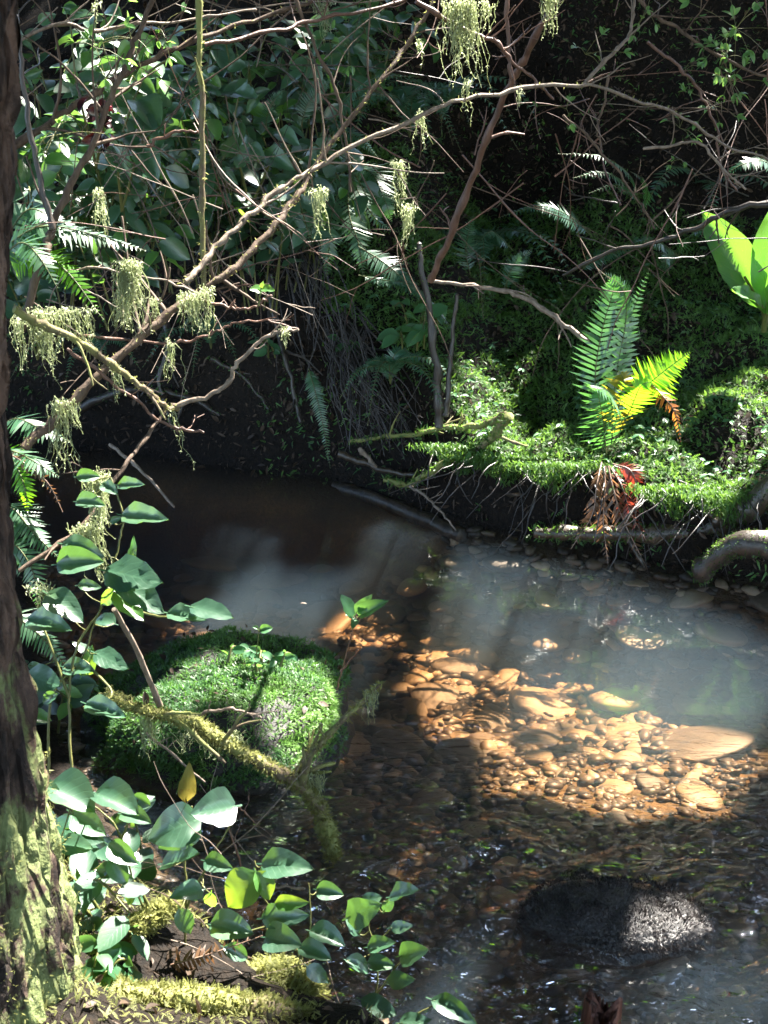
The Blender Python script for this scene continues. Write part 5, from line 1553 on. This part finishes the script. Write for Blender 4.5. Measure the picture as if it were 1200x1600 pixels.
branch('branch', 'reddish twig winding down the right side', yv([(1012, 66), (1050, 95), (1080, 125), (1100, 155), (1120, 205), (1125, 260), (1152, 298)], 3.4), 2.2, 1.4, 'bark_red', twigs=7, tw_len=.18)
branch('branch', 'zigzag pale twig over the dark hollow at right', yv([(1005, 232), (1050, 228), (1085, 222), (1115, 245), (1140, 275), (1165, 296)], 3.3), 2.4, 1.6, 'bark_pale', twigs=6, tw_len=.14)
branch('branch', 'dark branch reaching in from the right above the moss bank', yv([(1240, 312), (1150, 325), (1090, 355), (1035, 375), (950, 395), (880, 430)], 4.0, 4.4), 4.5, 2.2, 'bark_dark', twigs=6, tw_len=.2)
branch('branch', 'crooked brown branch over the pool ending at a knot', yv([(22, 483), (60, 505), (115, 530), (165, 565), (200, 590), (235, 615), (258, 636), (278, 640)], 2.35, 2.5), 6, 3.6, 'bark_mossy', twigs=3, tw_len=.1, moss=110)
branch('branch', 'grey twig bending up to the right from the knot', yv([(268, 634), (325, 620), (355, 600), (370, 570), (400, 540), (425, 522), (466, 515)], 2.5), 4.0, 2.2, 'bark_pale', twigs=3, tw_len=.06)
branch('branch', 'twig running down left from the knot towards the salal', yv([(258, 640), (220, 695), (180, 748), (130, 820), (30, 892)], 2.5, 2.2), 3.0, 3.8, 'bark', twigs=3, tw_len=.1)
branch('branch', 'shiny red twig below the knot', yv([(105, 545), (140, 570), (190, 610), (215, 625), (245, 655), (280, 670), (318, 676)], 2.42, 2.5), 2.4, 2.2, 'bark_red', twigs=3, tw_len=.06)
branch('branch', 'horizontal thin twig behind the main diagonal branch', yv([(120, 525), (240, 534), (300, 532), (340, 516), (370, 503), (420, 502), (466, 514)], 2.6), 2.2, 1.4, 'bark_red', twigs=3, tw_len=.08)
branch('branch', 'bare red twig carrying the white sprout', yv([(318, 470), (360, 480), (390, 483), (412, 470), (424, 462)], 2.52), 2.3, 1.4, 'bark_red', twigs=2, tw_len=.04)
branch('branch', 'pale twig from the white fern to the lower left branch', yv([(100, 425), (150, 420), (200, 428), (260, 440), (330, 470)], 2.6), 2.0, 1.5, 'bark_pale', twigs=5, tw_len=.12)
branch('stick', 'dark stick slanting into the pool at left', yv([(172, 695), (215, 730), (272, 792)], 4.2, 3.9), 3.0, 2.0, 'bark_pale', 'stick')
branch('stick', 'pink pale stick leaning on the mossy boulder', yv([(178, 952), (215, 1020), (250, 1104)], 2.2, 2.35), 4.0, 5.5, 'bark_pale', 'stick', wig=.003, bud=False)
_, BC, BR = branch('mossy_branch', 'mossy fallen branch running from the boulder down into the water', yv([(165, 1085), (230, 1112), (300, 1128), (345, 1158), (400, 1188), (460, 1222), (496, 1256), (512, 1300), (522, 1340)], 2.30, 2.27), 8, 13, 'bark_mossy', twigs=6, tw_len=.1, moss=3600, moss_size=.011)
branch('mossy_branch', 'mossy twig pointing up right from the fallen branch', yv([(462, 1215), (480, 1185), (512, 1152), (555, 1108), (594, 1070)], 2.3, 2.38), 9, 2.6, 'bark_mossy', twigs=3, tw_len=.06, moss=420, moss_size=.011)
branch('branch', 'forked pale twig lying across the mossy boulder', yv([(295, 1122), (330, 1112), (360, 1108), (395, 1116), (408, 1122)], 2.35), 3.0, 1.6, 'bark_pale', twigs=4, tw_len=.05)
branch('branch', 'thin pale twig slanting under the mossy fallen branch', yv([(228, 1145), (270, 1180), (320, 1222)], 2.3), 2.6, 1.8, 'bark_pale', twigs=2, tw_len=.06)
branch('branch', 'thin bare twig rising between the lower salal leaves', yv([(380, 1372), (370, 1330), (355, 1290), (372, 1262), (398, 1285)], 1.95), 2.0, 1.4, 'bark_red', twigs=4, tw_len=.06)
branch('branch', 'pale stick lying behind the spotted salal leaf', yv([(310, 1390), (390, 1384), (476, 1388)], 1.95), 3.2, 2.6, 'bark_pale', twigs=1, tw_len=.04)
# dark uprights and the leaning twig on the right bank
branch('sapling', 'dark thin leafless sapling on the bank left of the moss', yv([(686, 668), (683, 590), (672, 500), (660, 420), (655, 380)], 4.35, 4.4), 7, 3.5, 'bark_dark', 'sapling', moss=160, moss_size=.010, mossmat='moss')
branch('sapling', 'thinner dark leafless sapling leaning right of the first', yv([(695, 650), (702, 590), (708, 530), (714, 460)], 4.35, 4.4), 4.5, 2.6, 'bark_dark', 'sapling')
branch('branch', 'pale bowed twig leaning over the moss bank to the fern', yv([(668, 438), (740, 446), (800, 458), (860, 490), (920, 534)], 4.3, 4.15), 2.6, 4.0, 'bark_pale', twigs=4, tw_len=.12)
# roots and logs at the far water edge
branch('drowned_log', 'grey curved log sliding into the far pool', yv([(372, 590), (405, 660), (455, 712), (505, 737), (570, 748), (640, 758)], 5.25, 4.7), 19, 7, 'log_wet', 'log', wig=.01, sides=12)
branch('drowned_log', 'brown log lying just under the water at the far edge', [(495, 752, 4.88), (580, 778, 4.62), (650, 806, 4.44), (722, 838, 4.25)], 11, 12, 'log_wet', 'log', wig=.01, sides=12)
branch('tree_root', 'mossy root curving from the water up to the moss bank', yv([(600, 750), (640, 757), (672, 738), (705, 718), (745, 703), (772, 680), (795, 650)], 4.5, 4.3), 4, 6.5, 'bark_mossy', 'root', twigs=3, tw_len=.12, moss=700, moss_size=.018, mossmat='moss')
branch('tree_root', 'upper mossy root crossing the muddy bank', yv([(545, 690), (600, 682), (660, 676), (700, 668), (750, 664), (790, 648)], 4.6, 4.35), 2.5, 5.5, 'bark_mossy', 'root', twigs=6, tw_len=.12, moss=420, moss_size=.018, mossmat='moss')
branch('tree_root', 'brown root low on the muddy bank', yv([(530, 710), (570, 724), (610, 738), (650, 742)], 4.62, 4.5), 6, 4, 'log_wet', 'root')
branch('tree_root', 'short white wet root stub at the muddy bank', yv([(562, 700), (575, 715), (588, 730)], 4.55), 4, 2.5, 'bark_pale', 'root')
branch('mossy_log', 'mossy log along the water under the right bank', yv([(835, 832), (930, 836), (1030, 832), (1100, 828), (1160, 800), (1220, 758)], 4.03, 3.80), 9, 22, 'log_wet', 'log', moss=1600, moss_size=.018, mossmat='moss', sides=12, twigs=3, tw_len=.12)
branch('tree_root', 'thick dark root arching down at the right edge', yv([(1090, 900), (1130, 862), (1180, 850), (1240, 860)], 3.75, 3.6), 14, 26, 'bark_dark', 'root', moss=1600, moss_size=.013, mossmat='moss', sides=12)
branch('branch', 'thin dead twig dangling from the root into the far pool', yv([(640, 760), (660, 772), (690, 800), (712, 828)], 4.4, 4.2), 2.4, 1.4, 'bark_pale', twigs=4, tw_len=.07)

def rootlets():
    root = empty('hanging_rootlets', P(560, 520, 4.75), 'curtain of fine dark rootlets spilling down the bank behind the pool', 'rootlets')
    mb = MB()
    for k in range(60):
        a = P(rng.uniform(500, 575), rng.uniform(470, 560), 4.85)
        b = P(rng.uniform(535, 665), rng.uniform(640, 720), 4.5)
        mid = (a + b) / 2 + rng.normal(size=3) * .05 + [0, -.03, .02]
        tube(mb, catmull([a, mid, b], 10) + rng.normal(size=(10, 3)) * .003, np.linspace(.003, .001, 10) * (.5 + rng.random()), 4, cap=False)
    for k in range(26):
        a = P(rng.uniform(430, 510), rng.uniform(360, 420), 4.95)
        b = P(rng.uniform(470, 560), rng.uniform(500, 620), 4.72)
        mid = (a + b) / 2 + rng.normal(size=3) * .05
        tube(mb, catmull([a, mid, b], 10) + rng.normal(size=(10, 3)) * .004, np.linspace(.003, .001, 10) * (.5 + rng.random()), 4, cap=False)
    mb.build('rootlet', M['rootlet'], root)['kind'] = 'stuff'
rootlets()

def lip_roots():
    root = empty('hanging_rootlets', P(900, 760, 4.1), 'dark rootlets and root ends hanging under the mossy lip of the right bank', 'rootlets')
    mb = MB()
    for k in range(85):
        px = rng.uniform(690, 1190)
        x = P(px, 760, 4.2)[0]
        ye = np.interp(x, far_edge[:, 0], far_edge[:, 1])
        a = np.array([x, ye + .07 + .05 * rng.random(), .20 + .08 * rng.random()])
        b = a + [rng.normal() * .16, -.06 - .16 * rng.random(), -.06 - .22 * rng.random()]
        mid = (a + b) / 2 + [rng.normal() * .03, -.05, .03]
        tube(mb, catmull([a, mid, b], 9) + rng.normal(size=(9, 3)) * .003, np.linspace(.004, .001, 9) * (.4 + rng.random()), 4, cap=False)
    mb.build('rootlet', M['rootlet'], root)['kind'] = 'stuff'
    for lab, px, Y in (('moss drape hanging over the bank lip left of the sword fern', 800, 4.15), ('moss drape under the sword fern', 880, 4.08), ('moss drape right of the dead fern fronds', 1060, 3.95), ('moss drape at the lip near the right edge', 1140, 3.9), ('moss tuft drooping from the dark bank near the curved root', 730, 4.3)):
        x = P(px, 740, Y)[0]
        ye = float(np.interp(x, far_edge[:, 0], far_edge[:, 1]))
        n = 1600
        u = rng.normal(size=n) * .5
        q = np.stack([x + u * .16, ye + .05 - .05 * rng.random(n), .28 - .10 * rng.random(n) ** 1.8 * (1.2 - np.abs(u)).clip(.2)], -1)
        m = basis(unit(rndv(n) * .7 + [0, -.5, -.8]), rndv(n)) * (.010 + .016 * rng.random(n))[:, None, None]
        mb = MB(); scatter(mb, SPRAY + MOSSB, m, q)
        tag(mb.build('hanging_moss', M['moss'], None, q.mean(0)), lab, 'moss')
lip_roots()

def wall_roots():
    for k, (lab, pts, r) in enumerate((('gnarled dark root crossing the steep left bank', [(120, 640, 5.2), (200, 610, 5.15), (290, 620, 5.1), (360, 660, 5.05)], 7), ('dark root hanging down the bank under the salal thicket', [(255, 480, 5.25), (262, 540, 5.15), (250, 600, 5.1), (270, 670, 5.05)], 5), ('forked dark root beside the rootlet curtain', [(420, 430, 5.1), (430, 500, 5.0), (450, 570, 4.9), (470, 660, 4.8)], 6), ('thin dark root over the black pool at left', [(330, 560, 5.1), (380, 590, 5.05), (420, 640, 4.95)], 4))):
        branch('tree_root', lab, pts, r, r * .5, 'bark_dark', 'root', None, 4, .18, 200, .012, mossmat='moss_rock', tw_up=-.3)
wall_roots()
for lab, px, py, Y in (('dim fern on the steep left bank above the pool', 330, 545, 5.05), ('dim fern at the left end of the steep bank', 150, 560, 5.15), ('dim little fern right of the rootlet curtain', 610, 600, 4.6)):
    fern_auto(lab, px, py, Y, 6, .26, .9, (0, -.7, 0), .08, 'fern_dark', None)

# thin tangle: one twig each
def tangle():
    zones = [(640, 1240, -40, 330, 3.2, 4.2, 34, 'thin bare twig in the tangle before the dark hollow at upper right', 'bare twigs at upper right', ('bark', 'bark_red', 'bark_red')),
             (20, 420, 290, 480, 2.6, 3.6, 30, 'thin bare twig in the tangle around the left ferns', 'bare twigs at left', ('bark', 'bark_pale', 'bark_red')),
             (330, 660, -30, 330, 3.2, 4.4, 30, 'thin bare twig crossing in front of the upper thicket', 'bare twigs at upper centre', ('bark', 'bark_dark', 'bark_pale')),
             (20, 330, -20, 280, 2.8, 3.8, 22, 'thin bare twig in front of the upper left leaves', 'bare twigs at upper left', ('bark', 'bark_pale')),
             (90, 560, 1330, 1600, 1.62, 2.0, 26, 'thin dead twig among the lower left plants', 'dead twigs on the near bank', ('bark', 'bark_pale')),
             (880, 1240, 300, 430, 4.2, 5.0, 16, 'thin bare twig over the shaded top of the right bank', 'bare twigs on the right bank', ('bark_dark', 'bark'))]
    for x0, x1, y0, y1, ya, yb, n, lab, grp, mats in zones:
        for k in range(n):
            Y = rng.uniform(ya, yb)
            p = P(rng.uniform(x0, x1), rng.uniform(y0, y1), Y)
            a = rng.uniform(0, 2 * np.pi)
            L = (.12 + .5 * rng.random() ** 1.5) * Y / 3.2
            d = np.array([math.cos(a), rng.normal() * .3, math.sin(a) * .8])
            w = wander(p, d, L, 7, .55)
            r = (.6 + .8 * rng.random()) * mpp(Y)
            mb = MB()
            add_twig(mb, w, r, r * .5)
            for q in range(int(rng.integers(1, 4))):
                j = int(rng.integers(1, 6))
                add_twig(mb, wander(w[j], unit(w[min(j + 1, 6)] - w[j - 1]) + rndv(1)[0] * .9, L * (.15 + .3 * rng.random()), 5, .6), r * .6, r * .35)
            tag(mb.build('twig', M[mats[int(rng.integers(0, len(mats)))]], None, w[0]), lab, 'twig', grp)
tangle()

# ------------------------------------------------------------------ hanging moss
G = 'hanging moss on the branches'
for args in (('large glowing curtain of hanging moss at the top centre', 725, 5, 3.0, 75, 165, 95), ('hanging moss at the top right of the big curtain', 862, -15, 3.05, 34, 100, 34), ('thin moss strand under the big curtain', 732, 130, 3.0, 14, 120, 7),
             ('slim moss tail hanging from the arched twig at centre', 657, 178, 2.98, 12, 85, 9), ('small moss tail right of the big curtain', 812, 145, 3.0, 12, 35, 6), ('little moss tail hanging above the slim one', 655, 68, 3.0, 10, 40, 5),
             ('ragged moss hanging on the twig right of centre', 622, 255, 3.0, 26, 90, 22), ('lower ragged tip of moss right of centre', 640, 325, 3.0, 26, 68, 20), ('moss tuft on the fork of the diagonal branch', 498, 298, 2.75, 30, 88, 20),
             ('dense block of brown green moss beside the left fern', 202, 412, 2.5, 46, 112, 120), ('white lit moss tuft on the main branch', 300, 462, 2.5, 44, 85, 50), ('moss tuft right of the white one', 325, 455, 2.52, 24, 72, 20), ('long thread of moss hanging over the pool', 266, 538, 2.55, 13, 105, 11), ('lowest moss thread under the knot', 266, 640, 2.5, 8, 112, 5),
             ('wide curtain of pale moss under the left fern', 100, 486, 2.45, 110, 110, 75), ('moss tail against the left trunk', 30, 500, 2.45, 20, 118, 16), ('long moss tail at left over the crooked branch', 68, 520, 2.45, 14, 130, 8), ('moss tail hanging below the crooked branch', 180, 575, 2.45, 18, 75, 12), ('moss on the foot of the main branch', 96, 630, 2.45, 36, 165, 34),
             ('bright moss strand below the salal at upper left', 153, 300, 2.65, 13, 62, 16), ('yellow moss column among the salal stems', 155, 745, 2.25, 38, 110, 90), ('yellow moss clump above the salal white leaves', 140, 825, 2.25, 44, 110, 80), ('moss at the tip of the grey twig', 444, 516, 2.5, 18, 28, 8), ('pale moss tail at the top left corner', 150, 8, 2.8, 12, 36, 8),
             ('moss hanging from the up pointing twig by the boulder', 582, 1084, 2.37, 16, 70, 12), ('yellow moss beard below the boulder branch', 228, 1120, 2.3, 34, 85, 34), ('brown moss fringe under the fallen branch', 330, 1150, 2.3, 100, 70, 50), ('moss fringe above the water at the fallen branch', 480, 1215, 2.28, 50, 62, 26), ('hanging moss at the top of the twig in the centre', 505, 5, 3.3, 40, 60, 22), ('moss strand behind the left fern', 158, 330, 2.7, 18, 60, 10), ('moss tuft by the white sprigs at left', 240, 470, 2.55, 26, 40, 14), ('moss on the lower left twig', 60, 920, 2.15, 40, 80, 30)):
    beard(*args, group=None, shape='flat' if 'block' in args[0] else 'tri', r=1.25 if 'big' in args[0] or 'large' in args[0] else 1.0)

# ------------------------------------------------------------------ mossy logs on the near bank
branch('mossy_log', 'thick mossy branch lying among the lower left leaves', yv([(120, 1510), (170, 1475), (225, 1440), (275, 1412)], 1.62, 1.75), 24, 14, 'bark_mossy', 'log', moss=4200, moss_size=.012, sides=10)
branch('mossy_log', 'mossy log along the bottom left edge', yv([(90, 1575), (200, 1560), (320, 1565), (440, 1585), (560, 1620)], 1.52, 1.6), 28, 20, 'bark_mossy', 'log', moss=7000, moss_size=.012, sides=10)
def mound():
    c = P(425, 1545, 1.68)
    V, F = rock_mesh(c + [0, 0, -.03], (.085, .07, .055), (2, 2, 2), .25, 3, 41, 4)
    b = MB().add(V, F).build('mossy_stub', M['bark_dark'], None, c)
    tag(b, 'rotten wood stub under a bright yellow green moss cushion at the bottom', 'stub')
    p, n = surf_points(V, F, 5200)
    m = basis(unit(n * .6 + rndv(len(p)) * .8), n + rndv(len(p)) * .5) * (.010 + .011 * rng.random(len(p)))[:, None, None]
    mb = MB(); scatter(mb, SPRAY + MOSSB, m, p + n * .004, rng.integers(0, 3, len(p)))
    mb.build('moss', M['moss_yellow'], b)
mound()
fern('brown dead fern frond lying across the lower left plants', P(210, 1525, 1.68), [
    dict(px=[(210, 1530, 1.68), (260, 1510, 1.66), (330, 1490, 1.66), (410, 1462, 1.66)], width=.055, pairs=30, face=(0, -1, .6), droop=.5, ragged=.2, mat='fern_brown', rmat='rachis_dead', curl=.5),
    dict(px=[(210, 1530, 1.68), (200, 1500, 1.66), (190, 1475, 1.66), (180, 1440, 1.66)], width=.06, pairs=20, face=(0, -1, .6), droop=.5, ragged=.25, mat='fern_brown', rmat='rachis_dead', curl=.5)])
p = PZ(470, 944, 0.0)
mb = MB(); scatter(mb, SMALL[:1], (basis(np.array([[1., 0, 0]]), np.array([[0, 0, 1.]])) * .02), (p + [0, 0, .003])[None])
tag(mb.build('petal', M['bark_pale'], None, p), 'tiny white petal floating on the calm pool', 'petal')
